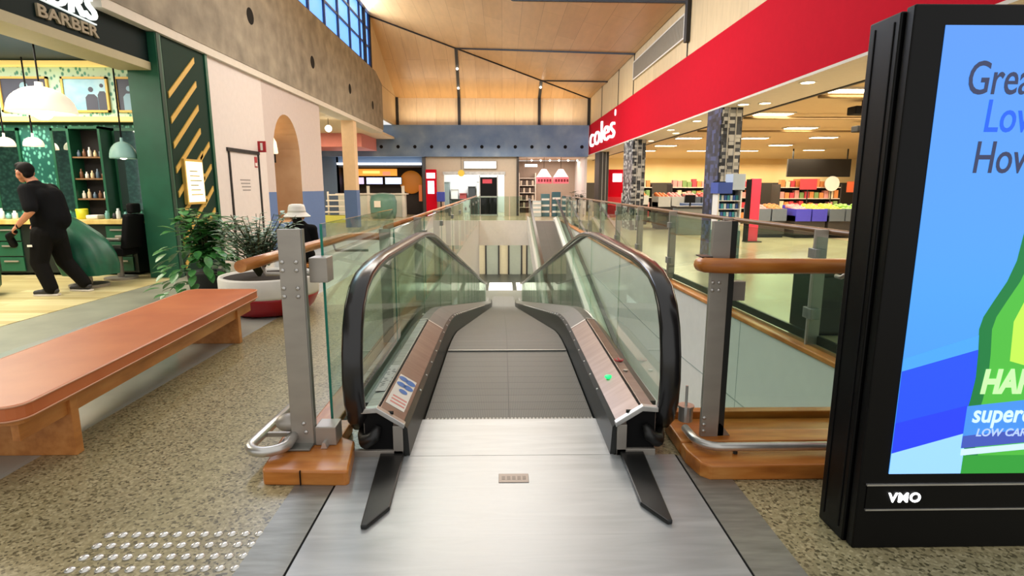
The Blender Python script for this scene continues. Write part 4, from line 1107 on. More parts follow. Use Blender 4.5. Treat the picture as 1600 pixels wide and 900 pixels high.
MB().lathe([(.13, 0), (.15, .02), (.12, .3), (.06, .42), (0, .43)], (-5.95, 15.05, 2.34), 20).build('shade', M['bulb_soft'], t)
# ------------------------------------------------------------------ people
def head_form(mb, c, fdir, s=1.):
    """head with face relief; fdir: horizontal facing direction"""
    f = Vector(fdir).normalized(); r = Vector((f.y, -f.x, 0)); c = Vector(c)
    def at(a, b_, h): return c + f * a * s + r * b_ * s + Vector((0, 0, h * s))
    mb.ball(at(-.012, 0, .025), (.088 * s, .088 * s, .098 * s), 20, 14)
    mb.limb(at(.03, 0, -.03), at(.05, 0, -.085), .066 * s, .040 * s)
    mb.limb(at(.03, .03, -.04), at(.03, -.03, -.04), .05 * s, .05 * s)
    mb.limb(at(.088, 0, .005), at(.108, 0, -.028), .011 * s, .017 * s, 10)
    mb.limb(at(.078, .035, .03), at(.078, -.035, .03), .017 * s, .017 * s, 10)
    mb.limb(at(.086, .020, -.058), at(.086, -.020, -.058), .010 * s, .010 * s, 8)
    mb.ball(at(.077, 0, -.09), .024 * s)
    for q in (-1, 1): mb.ball(at(-.012, q * .09, -.005), (.024 * s, .024 * s, .034 * s), 10, 7)
    return at
def hand_form(mb, wrist, dirv, palm, curl=.9, s=1., side=1):
    """palm, four unequal bent fingers and a side thumb"""
    d = Vector(dirv).normalized(); p = Vector(palm); p = (p - d * p.dot(d)).normalized(); k = d.cross(p) * side
    w = Vector(wrist)
    def at(a, b_, c_): return w + d * a * s + k * b_ * s + p * c_ * s
    for q in (-.026, -.009, .009, .026): mb.limb(at(.012, q * .8, 0), at(.088, q, .0), .016 * s, .0125 * s, 8)
    for i, (q, L) in enumerate(((-.030, .062), (-.010, .076), (.010, .080), (.030, .070))):
        a = at(.09, q, .0); ang = curl * .55; dd = d * math.cos(ang) + p * math.sin(ang); b_ = a + dd * L * .45 * s
        ang = curl * 1.3; dd = d * math.cos(ang) + p * math.sin(ang); c_ = b_ + dd * L * .32 * s
        ang = curl * 1.9; dd = d * math.cos(ang) + p * math.sin(ang); e = c_ + dd * L * .26 * s
        mb.limb(a, b_, .0098 * s, .0088 * s, 8); mb.limb(b_, c_, .0088 * s, .008 * s, 8); mb.limb(c_, e, .008 * s, .007 * s, 8)
    a = at(.025, .030, .008); b_ = at(.058, .052, .022); c_ = at(.085, .050, .040)
    mb.limb(a, b_, .014 * s, .0115 * s, 8); mb.limb(b_, c_, .0115 * s, .009 * s, 8)
    return at

# -- barber walking to the left, seen from behind his left side
P = thing('person', 'person in black tee and black cargo trousers walking left with a dark object in hand', 'person', (-6.25, 7.95, 0))
J = dict(head=(-6.475, 7.9, 1.69), neck=(-6.41, 7.93, 1.57), chest=(-6.34, 7.97, 1.33), waist=(-6.31, 7.97, 1.06), pelvis=(-6.32, 7.97, .88),
         ls=(-6.37, 7.755, 1.455), le=(-6.27, 7.66, 1.185), lw=(-6.51, 7.70, .985), rs=(-6.36, 8.16, 1.455), re=(-6.32, 8.26, 1.18), rw=(-6.58, 8.16, 1.0),
         lh=(-6.33, 7.87, .86), lk=(-6.40, 7.83, .47), la=(-6.28, 7.82, .10), rh=(-6.31, 8.06, .86), rk=(-6.28, 8.12, .46), ra=(-6.07, 8.17, .12))
f = Vector((-.96, .22, 0))
b = MB(); H = head_form(b, J['head'], (-.93, .25, 0), 1.06)
b.limb(J['neck'], Vector(J['head']) + Vector((.03, .01, -.05)), .062, .06)
b.limb(J['neck'], J['chest'], .07, .10); b.limb(J['chest'], J['pelvis'], .12, .12)
for s_ in 'lr':
    b.limb(Vector(J['chest']) + Vector((0, 0, .14)), J[s_ + 's'], .07, .06)
    b.limb(J[s_ + 's'], J[s_ + 'e'], .058, .046); b.limb(J[s_ + 'e'], J[s_ + 'w'], .050, .031)
    b.limb(J['pelvis'], J[s_ + 'h'], .10, .09); b.limb(J[s_ + 'h'], J[s_ + 'k'], .075, .05); b.limb(J[s_ + 'k'], J[s_ + 'a'], .05, .035)
hand_form(b, J['lw'], (-.82, .1, -.55), (-.1, .55, -.75), .95, 1.02, -1)
hand_form(b, J['rw'], (-.82, -.1, -.55), (-.1, -.55, -.75), .95, 1.02, 1)
organic(b, 'body', M['skin'], P, .0075, 3, .4)
# hair: short back and sides with darker top
b = MB(); c = Vector(J['head']); fd = Vector((-.93, .25, 0)).normalized()
b.ball(c - fd * .022 + Vector((0, 0, .045)), (.100, .100, .098), 18, 12)
b.ball(c - fd * .055 + Vector((0, 0, -.01)), (.055, .075, .07), 14, 10)
b.ball(c + fd * .03 + Vector((0, 0, .095)), (.075, .085, .05), 16, 10)
organic(b, 'hair', M['hair'], P, .009, 4)
# tee shirt
b = MB()
b.limb(Vector(J['neck']) + Vector((.02, 0, -.06)), J['chest'], .095, .175); b.limb(J['chest'], J['waist'], .185, .20); b.limb(J['waist'], (-6.31, 7.97, .87), .20, .185)
b.limb(Vector(J['chest']) + Vector((.05, .06, .02)), Vector(J['waist']) + Vector((.08, .05, 0)), .17, .175)
b.limb(Vector(J['chest']) + Vector((.03, -.09, .04)), Vector(J['waist']) + Vector((0, -.06, -.05)), .125, .14)
b.limb(Vector(J['chest']) + Vector((.03, .10, .04)), Vector(J['waist']) + Vector((0, .07, -.05)), .125, .14)
for s_ in 'lr':
    a = Vector(J[s_ + 's']); e = Vector(J[s_ + 'e'])
    b.limb(Vector(J['chest']) + Vector((0, 0, .13)), a, .10, .085); b.limb(a, a.lerp(e, .85), .096, .086)
organic(b, 'tee_shirt', M['tee'], P, .013, 5)
# trousers, loose
b = MB()
b.limb((-6.31, 7.97, .95), (-6.32, 7.97, .84), .155, .16)
for s_ in 'lr':
    h, k, a = Vector(J[s_ + 'h']), Vector(J[s_ + 'k']), Vector(J[s_ + 'a'])
    b.limb(h, k, .14, .108); b.limb(k, a + Vector((0, 0, .01)), .105, .085)
b.limb(Vector(J['lh']).lerp(J['lk'], .45) + Vector((-.02, -.08, 0)), Vector(J['lh']).lerp(J['lk'], .75) + Vector((-.02, -.06, 0)), .06, .06)
tr = organic(b, 'cargo_trousers', M['pants'], P, .013, 4)
MB().box(-6.42, -6.355, 7.694, 7.70, .70, .728).build('leg_patch', M['hat'], tr)
def shoe(a, toe, nm):
    a, toe = Vector(a), Vector(toe); b = MB()
    d = (toe - a); d.z = 0; d.normalize(); z0 = .055
    heel = Vector((a.x, a.y, 0)) - d * .055
    b.limb(heel + Vector((0, 0, z0 + .02)), heel + d * .12 + Vector((0, 0, z0 + .03)), .042, .046); b.limb(heel + d * .12 + Vector((0, 0, z0 + .01)), heel + d * .26 + Vector((0, 0, z0 - .005)), .046, .036)
    o = organic(b, nm, M['shoe'], P, .01, 3)
    s = Vector((-d.y, d.x, 0)); q = [heel + s * .04 - d * .04, heel - s * .04 - d * .04, heel - s * .046 + d * .2, heel - s * .02 + d * .295, heel + s * .02 + d * .295, heel + s * .046 + d * .2]
    MB().prism([(p.x, p.y) for p in q], 'z', .008, .034).build('sole', M['sole'], o, .005)
shoe(J['la'], (-6.55, 7.80, 0), 'shoe'); shoe(J['ra'], (-6.36, 8.2, 0), 'shoe')
MB().tube([Vector(J['lw']) + Vector((.015 + .037 * 0, .036 * math.cos(t), .036 * math.sin(t))) for t in [2 * PI * k / 14 for k in range(14)]], .007, 6, False, True).build('wristband', M['matte_black'], P)
# the thing in the hand: dark clipper case
b = MB().limb((-6.60, 7.75, .90), (-6.73, 7.80, .84), .035, .045)
b.limb((-6.73, 7.80, .84), (-6.72, 7.84, .72), .045, .05)
o = organic(b, 'clipper_case', M['matte_black'], None, .01, 3); tag(o, 'dark rounded object held in the hands of the walking person', 'tool')

# -- person in a white bucket hat sitting behind the left steel post
Q = thing('person', 'person in white bucket hat and black top sitting beyond the left steel post', 'person', (-3.25, 9.0, 0))
Q.location.x += .03; Q.location.z -= .06
hd = (-3.27, 9.0, 1.09); fdir = (-.5, .85, 0)
b = MB(); head_form(b, hd, fdir, 1.0)
b.limb((-3.25, 9.0, .98), (-3.26, 9.0, 1.05), .055, .055); b.limb((-3.24, 9.0, .93), (-3.2, 8.98, .55), .10, .12)
for s_ in (-1, 1):
    sh_ = Vector((-3.22 + .16 * s_, 8.98 + .08 * s_, .90)); el = sh_ + Vector((.02 * s_, .05, -.26)); wr = el + Vector((-.12 - .03 * s_, .20, -.02))
    b.limb((-3.23, 8.99, .9), sh_, .06, .055); b.limb(sh_, el, .052, .042); b.limb(el, wr, .042, .030)
    hand_form(b, wr, (-.5, .8, -.2), (0, 0, -1), .6, 1, s_)
    hp = Vector((-3.2 + .08 * s_, 9.0, .50)); kn = hp + Vector((-.18, .36, .0)); an = Vector((kn.x - .02, kn.y + .03, .155))
    b.limb((-3.2, 8.99, .52), hp, .10, .09); b.limb(hp, kn, .075, .055); b.limb(kn, an, .052, .036); b.limb(an, an + Vector((-.08, .16, -.05)), .036, .03)
organic(b, 'body', M['skin'], Q, .009, 3, .4)
b = MB(); b.limb((-3.24, 9.0, .92), (-3.2, 8.98, .56), .135, .155)
for s_ in (-1, 1):
    sh_ = Vector((-3.22 + .16 * s_, 8.98 + .08 * s_, .90)); el = sh_ + Vector((.02 * s_, .05, -.26)); b.limb((-3.23, 8.99, .9), sh_, .09, .075); b.limb(sh_, el, .072, .062)
organic(b, 'black_top', M['tee'], Q, .013, 4)
b = MB()
for s_ in (-1, 1):
    hp = Vector((-3.2 + .08 * s_, 9.0, .50)); kn = hp + Vector((-.18, .36, .0)); b.limb(hp, kn, .10, .08); b.limb(kn, (kn.x - .02, kn.y + .03, .12), .078, .06)
b.limb((-3.2, 8.99, .54), (-3.2, 8.99, .50), .14, .14)
organic(b, 'trousers', M['pants'], Q, .013, 4)
b = MB().lathe([(.205, -.035), (.20, -.03), (.135, .03), (.128, .10), (.112, .145), (.07, .155), (0, .157), (0, .15), (.06, .148), (.105, .138), (.12, .09), (.127, .025), (.20, -.045), (.205, -.035)], (hd[0], hd[1], hd[2] + .05), 30)
b.build('bucket_hat', M['hat'], Q)
b = MB().lathe([(.132, .025), (.137, .03), (.135, .06), (.131, .06)], (hd[0], hd[1], hd[2] + .05), 30); b.build('hat_band', flat('hat_band', 'cfcabf', .8), Q)
b = MB(); b.limb((-3.25, 8.94, 1.06), (-3.24, 8.92, .92), .075, .05); organic(b, 'hair', M['hair'], Q, .012, 4)
st = thing('stool', 'low round stool under the person in the white hat', 'stool', (-3.2, 8.97, 0))
MB().cyl((-3.2, 8.97, .25), .2, .05, 24).build('seat', M['benchwood'], st, .008)
for k in range(4):
    a = PI / 4 + PI / 2 * k; MB().limb((-3.2 + .13 * math.cos(a), 8.97 + .13 * math.sin(a), .25), (-3.2 + .17 * math.cos(a), 8.97 + .17 * math.sin(a), .012), .014, .012).build('leg', M['benchwood'], st)
# ------------------------------------------------------------------ supermarket on the right
lg = text('red_band_sign', 'coles', 1.38, (4.5, 29.66, 3.46), '-x', emit('sign_white3', 'ffffff', 1.6), None, .03, 1, 0, -.012, width=6.4)
tag(lg, 'big white rounded letters on the red band over the supermarket', 'sign')
rg = MB().lathe([(.12, 0), (.12, .02), (.085, .02), (.085, 0), (.12, 0)], (4.47, 23.1, 4.4), 20, 'x'); solo(rg, 'sign_ring', 'tiny white ring after the last white letter on the red band', 'sign', M['white_em'])
for k, (x0, x1, y0, y1, ms, lab) in enumerate(((4.5, 4.93, 11.9, 12.7, ('mosaic', 'mosaic_blue'), 'black and white tiled pillar at the supermarket front, nearest one'), (4.5, 4.93, 19.8, 21.3, ('mosaic', 'mosaic'), 'dark tiled pillar at the supermarket front, middle one'), (4.5, 4.93, 26.6, 27.9, ('dark_wall', 'dark_wall'), 'dark brown pillar at the supermarket front, farthest one'))):
    t = thing('tiled_pillar', lab, 'pillar', ((x0 + x1) / 2, (y0 + y1) / 2, 0), 'supermarket pillars')
    MB().box(x0 + .01, x1, y0, y1, 0.0, 3.1).build('shaft', M[ms[0]], t)
    MB().box(x0 - .012, x0 + .008, y0 + .01, y1 - .01, .0, 3.1).build('side_tiles', M[ms[1]], t)
    for xx in (x0 + .14, x0 + .30): MB().box(xx - .012, xx + .012, y0 - .012, y0, .0, 3.1).build('trim_strip', flat('strip_grey', 'a9a59c', .5), t)
panels = [(6.32, 13.55), (8.61, 16.67), (8.81, 20.1), (11.05, 19.8), (11.32, 23.4), (11.57, 27.05), (14.39, 26.5), (6.25, 10.3), (7.5, 10.2), (6.49, 20.13), (6.74, 23.8), (6.75, 27.1), (9.16, 27.1)]
DOWNS = [(4.8, 14.3), (4.8, 16.5), (5.25, 17.5), (5.25, 20.4), (4.8, 20.4), (4.75, 9.1), (4.75, 11.48), (5.1, 11.3)]
pl0 = None
for k, (x, y) in enumerate(sorted(panels, key=lambda q: (q[1], q[0]))):
    lab = 'warm ceiling light panel in the supermarket, %s nearest the camera' % ORD[k]
    if pl0 is None:
        pl0 = thing('ceiling_light', lab, 'ceiling light', (x, y, 3.16), 'supermarket ceiling panels')
        MB().box(x - .45, x + .45, y - .22, y + .22, 3.165, 3.2).build('frame', M['soffit'], pl0)
        MB().box(x - .4, x + .4, y - .17, y + .17, 3.155, 3.165).build('diffuser', M['downlight'], pl0)
    else: dup(pl0, (x, y, 3.16), lab)
dl0 = None
for k, (x, y) in enumerate(sorted(DOWNS, key=lambda q: q[1])):
    lab = 'round downlight under the red band, %s nearest the camera' % ORD[k]
    if dl0 is None:
        dl0 = thing('downlight', lab, 'downlight', (x, y, 3.09), 'downlights under the red band')
        MB().lathe([(.10, 0), (.13, .0), (.13, .01), (.10, .01), (.10, 0)], (x, y, 3.09), 20).build('ring', M['white'], dl0)
        MB().cyl((x, y, 3.094), .10, .006, 20).build('lens', M['downlight'], dl0)
    else: dup(dl0, (x, y, 3.09), lab)
for k, (x, y) in enumerate(((7.2, 11.6), (9.5, 15.2), (8.4, 12.6))):
    t = thing('ceiling_projector', 'dark box hanging under the supermarket ceiling, %s nearest the camera' % ORD[(0, 2, 1)[k]], 'ceiling unit', (x, y, 3.2), 'dark ceiling boxes')
    MB().box(x - .22, x + .22, y - .15, y + .15, 2.92, 3.08).build('box', M['matte_black'], t, .02); MB().cyl((x, y, 3.08), .02, .12, 8).build('rod', M['matte_black'], t)
for k in range(3):
    y = 10.5 + k * 3.2
    b = MB().tube([(5.7, y, 3.1), (16, y, 3.1)], .03, 8); solo(b, 'ceiling_pipe', 'thin brown pipe under the supermarket ceiling, %s nearest the camera' % ORD[k], 'pipe', flat('pipe_brown', '8d7450', .5), 'ceiling pipes')
# produce tables with crates of fruit and blue fronts
fruitcol = [('yellow', flat('fruit_yellow', 'd9c93c', .45)), ('green', flat('fruit_green', '7fae3a', .45)), ('orange', flat('fruit_orange', 'd9773a', .45)), ('pink', flat('fruit_pink', 'd78a86', .45)), ('red', flat('fruit_red', 'b83a35', .45))]
crate_m = [flat('crate_blue', '4442b4', .45), flat('crate_grey', '5c6670', .5), flat('crate_white', 'cfcfc6', .5)]
b = MB().ball((0, 0, 0), .075, 10, 7); fr0 = None
def fruit(x, y, z, ci, tname):
    global fr0
    if fr0 is None:
        fr0 = {}
    if ci not in fr0:
        o = MB().ball((0, 0, 0), (.085, .085, .078), 10, 7).build('fruit', fruitcol[ci][1]); fr0[ci] = o
    else:
        o = fr0[ci].copy(); COL.objects.link(o)
    o.location = (x, y, z)
    tag(o, '%s fruit heaped in %s' % (fruitcol[ci][0], tname), 'fruit', '%s fruit in %s' % (fruitcol[ci][0], tname))
ti = 0
for (x, y, cols, cm, nm, dz) in ((8.0, 17.2, (3, 2), 1, 'the produce table next to the red post', 0), (9.1, 17.0, (3, 0), 0, 'the second produce table from the red post', 0), (10.1, 17.0, (0, 1), 1, 'the third produce table from the red post', 0), (11.1, 17.0, (1, 2), 0, 'the produce table beside the black display', 0), (7.0, 20.4, (3, 4), 1, 'the tall table behind the nearest pillar', .30), (6.0, 20.6, (2, 3), 2, 'the tall table between the pillars', .30), (5.4, 23.2, (3, 2), 2, 'the tall table beside the middle pillar', .30)):
    t = thing('produce_table', '%s fronted market table, %s' % (('grey', 'blue', 'grey', 'blue', 'grey', 'white', 'white')[ti], ('nearest the red post', 'second from the red post', 'third from the red post', 'beside the black display edge', 'taller, behind the nearest pillar', 'taller, between the nearest and middle pillars', 'taller, beside the middle pillar')[ti]), 'table', (x, y, 0), 'produce tables')
    MB().box(x - .45, x + .45, y - .4, y + .4, .10, .5 + dz).build('base', M['dark_wall'], t)
    MB().box(x - .42, x + .42, y - .38, y + .38, .0, .10).build('plinth', M['matte_black'], t)
    for j, cx in enumerate((x - .24, x + .24)):
        b = MB(); w = .22
        za, zb = .5 + dz, .86 + dz
        b.box(cx - w, cx + w, y - .46, y - .42, za, zb).box(cx - w, cx + w, y + .38, y + .42, za, zb + .09).box(cx - w, cx - w + .02, y - .42, y + .38, za, zb).box(cx + w - .02, cx + w, y - .42, y + .38, za, zb).box(cx - w, cx + w, y - .42, y + .38, za, za + .16)
        b.build('crate', crate_m[cm], t)
        rr = random.Random(ti * 7 + j)
        for a in range(3):
            for c in range(4): fruit(cx - .135 + a * .135, y - .33 + c * .19, .80 + dz + .04 * c + rr.uniform(-.015, .015), cols[j], nm)
    ti += 1
# red post and the chiller cabinet beside it
t = thing('red_post', 'tall red sign post standing on the supermarket floor', 'post', (6.9, 15.46, 0))
MB().box(6.75, 7.02, 15.40, 15.5, 0, 1.72).build('panel', flat('post_pink_red', 'd8324f', .45), t, .01); MB().box(6.68, 7.1, 15.3, 15.6, 0, .03).build('foot', M['dark_steel'], t)
MB().box(6.66, 6.75, 15.38, 15.52, .03, 1.70).build('side_panel', M['matte_black'], t)
t = thing('chiller_cabinet', 'blue and white chiller cabinet with shelves in front of the nearest tiled pillar', 'fridge', (4.42, 11.06, 0))
MB().box(4.165, 4.634, 10.920, 11.270, 0.000, 0.660).build('base', flat('chiller_teal', '4e6a6a', .4), t)
MB().box(4.165, 4.634, 11.235, 11.270, 0.660, 1.605).build('back', flat('chiller_back', '28323a', .4), t)
for xa in (4.165, 4.606): MB().box(xa, xa + .028, 10.955, 11.235, .66, 1.43).build('side_panel', M['white'], t)
MB().box(4.130, 4.410, 10.885, 11.270, 1.374, 1.584).build('canopy', flat('chiller_blue', '3c55a8', .4), t)
MB().box(4.410, 4.648, 10.885, 11.270, 1.444, 1.745).build('canopy', flat('chiller_pale', 'b9c8d6', .4), t)
for k in range(4): MB().box(4.193, 4.606, 10.962, 11.235, .744 + k * .161, .758 + k * .161).build('shelf', M['white'], t)
cm_ = [flat('pack_teal', '3b9aa5', .4), flat('pack_white', 'd3dfe0', .4), flat('pack_blue', '3c62a8', .4)]
for k in range(4):
    for j in range(7):
        o = MB().box(4.2 + j * .0574, 4.245 + j * .0574, 11.018, 11.13, .758 + k * .161, .856 + k * .161).build('carton', cm_[(k + j) % 3])
        tag(o, '%s carton on the %s shelf of the chiller cabinet' % (('teal', 'white', 'blue')[(k + j) % 3], ('bottom', 'second', 'third', 'top')[k]), 'carton', '%s cartons on chiller shelf %s' % (('teal', 'white', 'blue')[(k + j) % 3], ORD[k]))
# shelving with goods deeper in the shop
pk = [('red', flat('pack_red', 'c9404a', .5)), ('pink', flat('pack_pink', 'dd9a92', .5)), ('cream', flat('pack_cream', 'e2d2ae', .5)), ('orange', flat('pack_orange', 'd88a4c', .5)), ('green', flat('pack_green', '7d9a5a', .5))]
for g, (x0, x1, y, nm) in enumerate(((6.6, 8.3, 22.5, 'the low shelf behind the middle pillar'), (8.8, 10.6, 23.5, 'the low shelf behind the nearest pillar'), (10.6, 13.0, 22.0, 'the low shelf behind the fruit'), (5.3, 6.4, 24.5, 'the low shelf by the red kiosk'))):
    t = thing('shop_shelf', 'low dark shop shelf of goods, %s' % nm[14:], 'shelf', ((x0 + x1) / 2, y, 0), 'low shop shelves')
    MB().box(x0, x1, y + .3, y + .35, 0, 1.62).build('back_panel', M['dark_wall'], t)
    for xa in (x0, x1 - .04): MB().box(xa, xa + .04, y - .3, y + .3, 0, 1.6).build('end_panel', M['dark_wall'], t)
    for j in range(4):
        MB().box(x0 + .04, x1 - .04, y - .3, y + .3, .2 + j * .42, .23 + j * .42).build('shelf_board', M['soffit'], t)
        n = int((x1 - x0 - .1) / .19)
        rr = random.Random(g * 3 + j)
        for k in range(n):
            c = rr.randrange(5); h = rr.uniform(.2, .32); xx = x0 + .06 + k * .19
            o = MB().box(xx, xx + .16, y - .26, y - .05, .23 + j * .42, .23 + j * .42 + h).build('pack', pk[c][1])
            tag(o, '%s pack on the %s board of %s' % (pk[c][0], ('bottom', 'second', 'third', 'top')[j], nm), 'pack', '%s packs on the %s board of %s' % (pk[c][0], ('bottom', 'second', 'third', 'top')[j], nm))
# red kiosk and signs deep in the shop
t = thing('red_kiosk', 'bright red service kiosk with white panel deep in the supermarket', 'kiosk', (5.9, 28, 0))
MB().box(5.2, 6.9, 28, 28.6, 0, 1.0).build('counter', flat('kiosk_red', 'd42338', .45), t)
MB().box(5.3, 6.9, 28.5, 28.6, 1.0, 2.35).build('back_panel', M['red'], t); MB().box(5.5, 5.95, 28.47, 28.5, 1.75, 2.15).build('sign_panel', M['white_em'], t)
t = thing('hanging_board', 'dark menu board on the supermarket wall beside the black display', 'board', (14.2, 26, 1.9))
MB().box(13.0, 15.9, 26, 26.1, 1.95, 2.75).build('panel', M['dark_wall'], t); MB().box(13.2, 13.25, 26.03, 26.07, 2.75, 3.2).box(15.7, 15.75, 26.03, 26.07, 2.75, 3.2).build('hanger', M['dark_steel'], t)
for k, (x, z, c, nm) in enumerate(((12.5, 1.62, 'white', 'white'), (13.4, 1.5, 'red2', 'orange'), (11.6, 1.6, 'red3', 'red'))):
    m_ = M['white'] if c == 'white' else flat('sign_' + nm, 'd9643a' if nm == 'orange' else 'd8404c', .5)
    t = thing('price_sign', '%s sign on a thin stand above the fruit' % nm, 'sign', (x, 22, 0), 'signs above the fruit')
    if k == 0: MB().lathe([(.28, 0), (.28, .03)], (x, 21.5, z), 24, 'y', False).build('disc', m_, t)
    else: MB().box(x - .32, x + .32, 21.5, 21.53, z - .2, z + .2).build('panel', m_, t)
    MB().cyl((x, 21.54, 0), .02, z, 8).build('stand', M['dark_steel'], t)
for k, (x, y, s) in enumerate(((6.6, 19.5, .35), (7.3, 19.3, .4))):
    m_ = [flat('tub_blue', '5a6f98', .45), flat('tub_pale', 'b8c4b2', .5)][k]
    t = thing('storage_tub', ('blue plastic tub on the floor behind the glass guard', 'pale stacked crates behind the glass guard')[k], 'tub', (x, y, 0))
    if k == 0: MB().prism([(x - s, .35), (x + s, .35), (x + s + .06, .95), (x - s - .06, .95)], 'y', y - .3, y + .3).build('body', m_, t); MB().box(x - s, x + s, y - .28, y + .28, 0, .35).build('stand', M['dark_wall'], t)
    else:
        for j in range(4): MB().box(x - .2, x + .2, y - .2, y + .2, .2 * j + .012, .2 * j + .19).build('crate', m_, t, .02)
# cash desks along the shop front
for k, (x, y) in enumerate(((6.0, 18.0), (6.2, 21.0))):
    t = thing('checkout', 'grey checkout desk at the supermarket front, %s one' % ('nearer', 'farther')[k], 'checkout', (x, y, 0), 'checkouts')
    MB().box(x - .5, x + .3, y - .3, y + .3, 0, .85).build('desk', flat('desk_grey', '6b6f6b', .5), t, .02)
    MB().box(x - .54, x + .34, y - .34, y + .34, .85, .90).build('worktop', M['dark_steel'], t)
    MB().box(x - .2, x + .12, y - .02, y + .02, 1.0, 1.25).box(x - .06, x - .01, y - .01, y + .01, .9, 1.0).build('screen', M['matte_black'], t)

# ------------------------------------------------------------------ far shops
b = MB()
b.box(-4.15, -3.98, 29.9, 30.1, 0, 3.03); struct(b, 'trim_14', flat('slate_pier', '4a4c50', .5))
b = MB().box(.74, .86, 29.85, 30.05, 0, 3.03); struct(b, 'trim_15', flat('dark_pier', '37312c', .5))
# entrance wall with opening
b = MB().box(-3.98, -3.05, 30, 30.15, 0, 3.03).box(.1, .74, 30, 30.15, 0, 3.03).box(-3.05, .1, 30, 30.15, 2.25, 3.03)
struct(b, 'wall_entrance', flat('entrance_wall', 'c3b5a2', .6))
b = MB().box(-3.98, .74, 34, 34.1, 0, 3.0).box(-4.1, -4.0, 30.15, 34, 0, 3).box(.74, .84, 30.15, 34, 0, 3)
b.mat(1).box(-3.98, .74, 30.15, 34, 3.0, 3.1)
struct(b, 'wall_entrance_inside', [flat('bright_wall', 'dfe2df', .6), M['white']])
t = thing('lit_sign', 'blank white lit sign box above the far entrance', 'sign', (-1.15, 29.9, 2.4))
MB().box(-2.0, -.3, 29.88, 30, 2.42, 2.82).build('case', M['dull_steel'], t); MB().box(-1.97, -.33, 29.87, 29.88, 2.45, 2.79).build('lit_face', M['white_em'], t)
b = MB().box(-3.1, .15, 29.93, 30, 2.12, 2.28); solo(b, 'door_header', 'pale steel header beam over the far entrance', 'header', M['bright_steel'])
t = thing('sliding_door', 'dark glass sliding door of the far entrance', 'door', (-.7, 30.3, 0))
MB().box(-1.18, -.28, 30.3, 30.34, .06, 2.0).build('dark_pane', M['black'], t); MB().box(-1.22, -1.17, 30.28, 30.36, 0, 2.1).box(-.29, -.24, 30.28, 30.36, 0, 2.1).box(-1.2, -.26, 30.28, 30.36, .94, 1.02).box(-1.2, -.26, 30.28, 30.36, 0, .06).build('door_frame', M['bright_steel'], t)
MB().box(-1.05, -.55, 30.27, 30.3, 1.68, 1.9).build('red_label', flat('label_red', 'd44a5c', .5), t)
t = thing('reception_desk', 'dark teal reception desk inside the far entrance', 'desk', (-2.2, 31, 0))
MB().box(-2.75, -1.7, 30.6, 31.1, 0, .80).build('front', flat('desk_teal', '2c4440', .4), t); MB().box(-2.8, -1.65, 30.55, 31.15, .80, .86).build('desk_top', M['dark_steel'], t)
for k, (x, z, c) in enumerate(((-2.8, 1.35, 'c7c9c6'), (-1.8, 1.5, '2d3134'), (-.8, 1.4, 'd9dadb'), (-3.3, 1.75, '73807f'), (-2.3, 1.1, '8d3a3a'), (-1.3, 1.8, 'b8bcb9'))):
    b = MB().box(x - .2, x + .2, 33.4, 33.9, 0, z).box(x - .23, x + .23, 33.35, 33.92, z, z + .03); solo(b, 'storage_unit', '%s unit along the back wall inside the far entrance, %s from the left' % (('pale', 'dark', 'white', 'grey', 'red', 'light grey')[k], ('second', 'fourth', 'sixth', 'first', 'third', 'fifth')[k]), 'cabinet', flat('unit_%d' % k, c, .5))
t = thing('hanging_disc', 'round yellow sign hanging in front of the far entrance', 'sign', (-2.13, 29.8, 2.05))
MB().lathe([(.17, 0), (.17, -.03)], (-2.13, 29.8, 2.2), 24, 'y', False).build('disc', flat('disc_yellow', 'e3c243', .45), t); MB().cyl((-2.13, 29.79, 2.36), .01, .67, 6).build('rod', M['dark_steel'], t)
t = thing('photo_kiosk', 'narrow red kiosk with white panels left of the far entrance', 'kiosk', (-3.66, 29.6, 0))
MB().box(-3.93, -3.4, 29.45, 29.8, 0, 2.38).build('body', M['red'], t, .02)
MB().box(-3.88, -3.45, 29.43, 29.45, 1.93, 2.2).build('sign_panel', M['white_em'], t); MB().box(-3.83, -3.5, 29.43, 29.45, 1.15, 1.8).build('screen', emit('kiosk_screen', 'cfe6ff', 1.0), t)
t = thing('display_stand', 'blue display stand beside the narrow red kiosk', 'stand', (-3.15, 29.3, 0))
MB().box(-3.36, -2.95, 29.2, 29.4, .75, 1.25).build('panel', flat('stand_blue', '33419e', .5), t, .03); MB().cyl((-3.15, 29.3, 0), .04, .75, 10).cyl((-3.15, 29.3, 0), .2, .03, 20).build('stand_pole', M['dark_steel'], t)
# dark food shop
b = MB().mat(0).box(-8.5, -4.15, 31.4, 31.5, 0, 2.6).box(-8.6, -8.5, 30, 31.5, 0, 2.6).box(-4.2, -4.15, 30, 31.4, 0, 2.6).box(-8.6, -4.15, 30, 31.5, 2.5, 2.6)
struct(b, 'wall_food_shop', flat('food_shop_dark', '1d1614', .6))
b = MB().box(-14, -8.5, 30, 30.1, 0, 3.03).box(-8.6, -4.15, 30, 30.1, 2.6, 3.03)
struct(b, 'wall_far_left', flat('slate_wall', '5f7794', .6))
b = MB().box(-8.5, -4.2, 29.72, 30, 2.62, 2.72); solo(b, 'strip_light', 'long white strip light over the dark food shop', 'light', M['white_em'])
t = thing('menu_sign', 'glowing orange header sign in the dark food shop', 'sign', (-7, 30.6, 2.1)); MB().box(-8.3, -5.6, 30.6, 30.7, 2.08, 2.44).build('panel', emit('orange_sign', 'd98e35', .9), t); MB().box(-6.35, -5.95, 30.58, 30.6, 2.1, 2.3).build('badge', emit('badge_red', 'e8775c', 1.0), t); MB().box(-7.4, -6.5, 30.58, 30.6, 2.2, 2.34).build('light_band', emit('orange_light', 'f2c06a', 1.1), t)
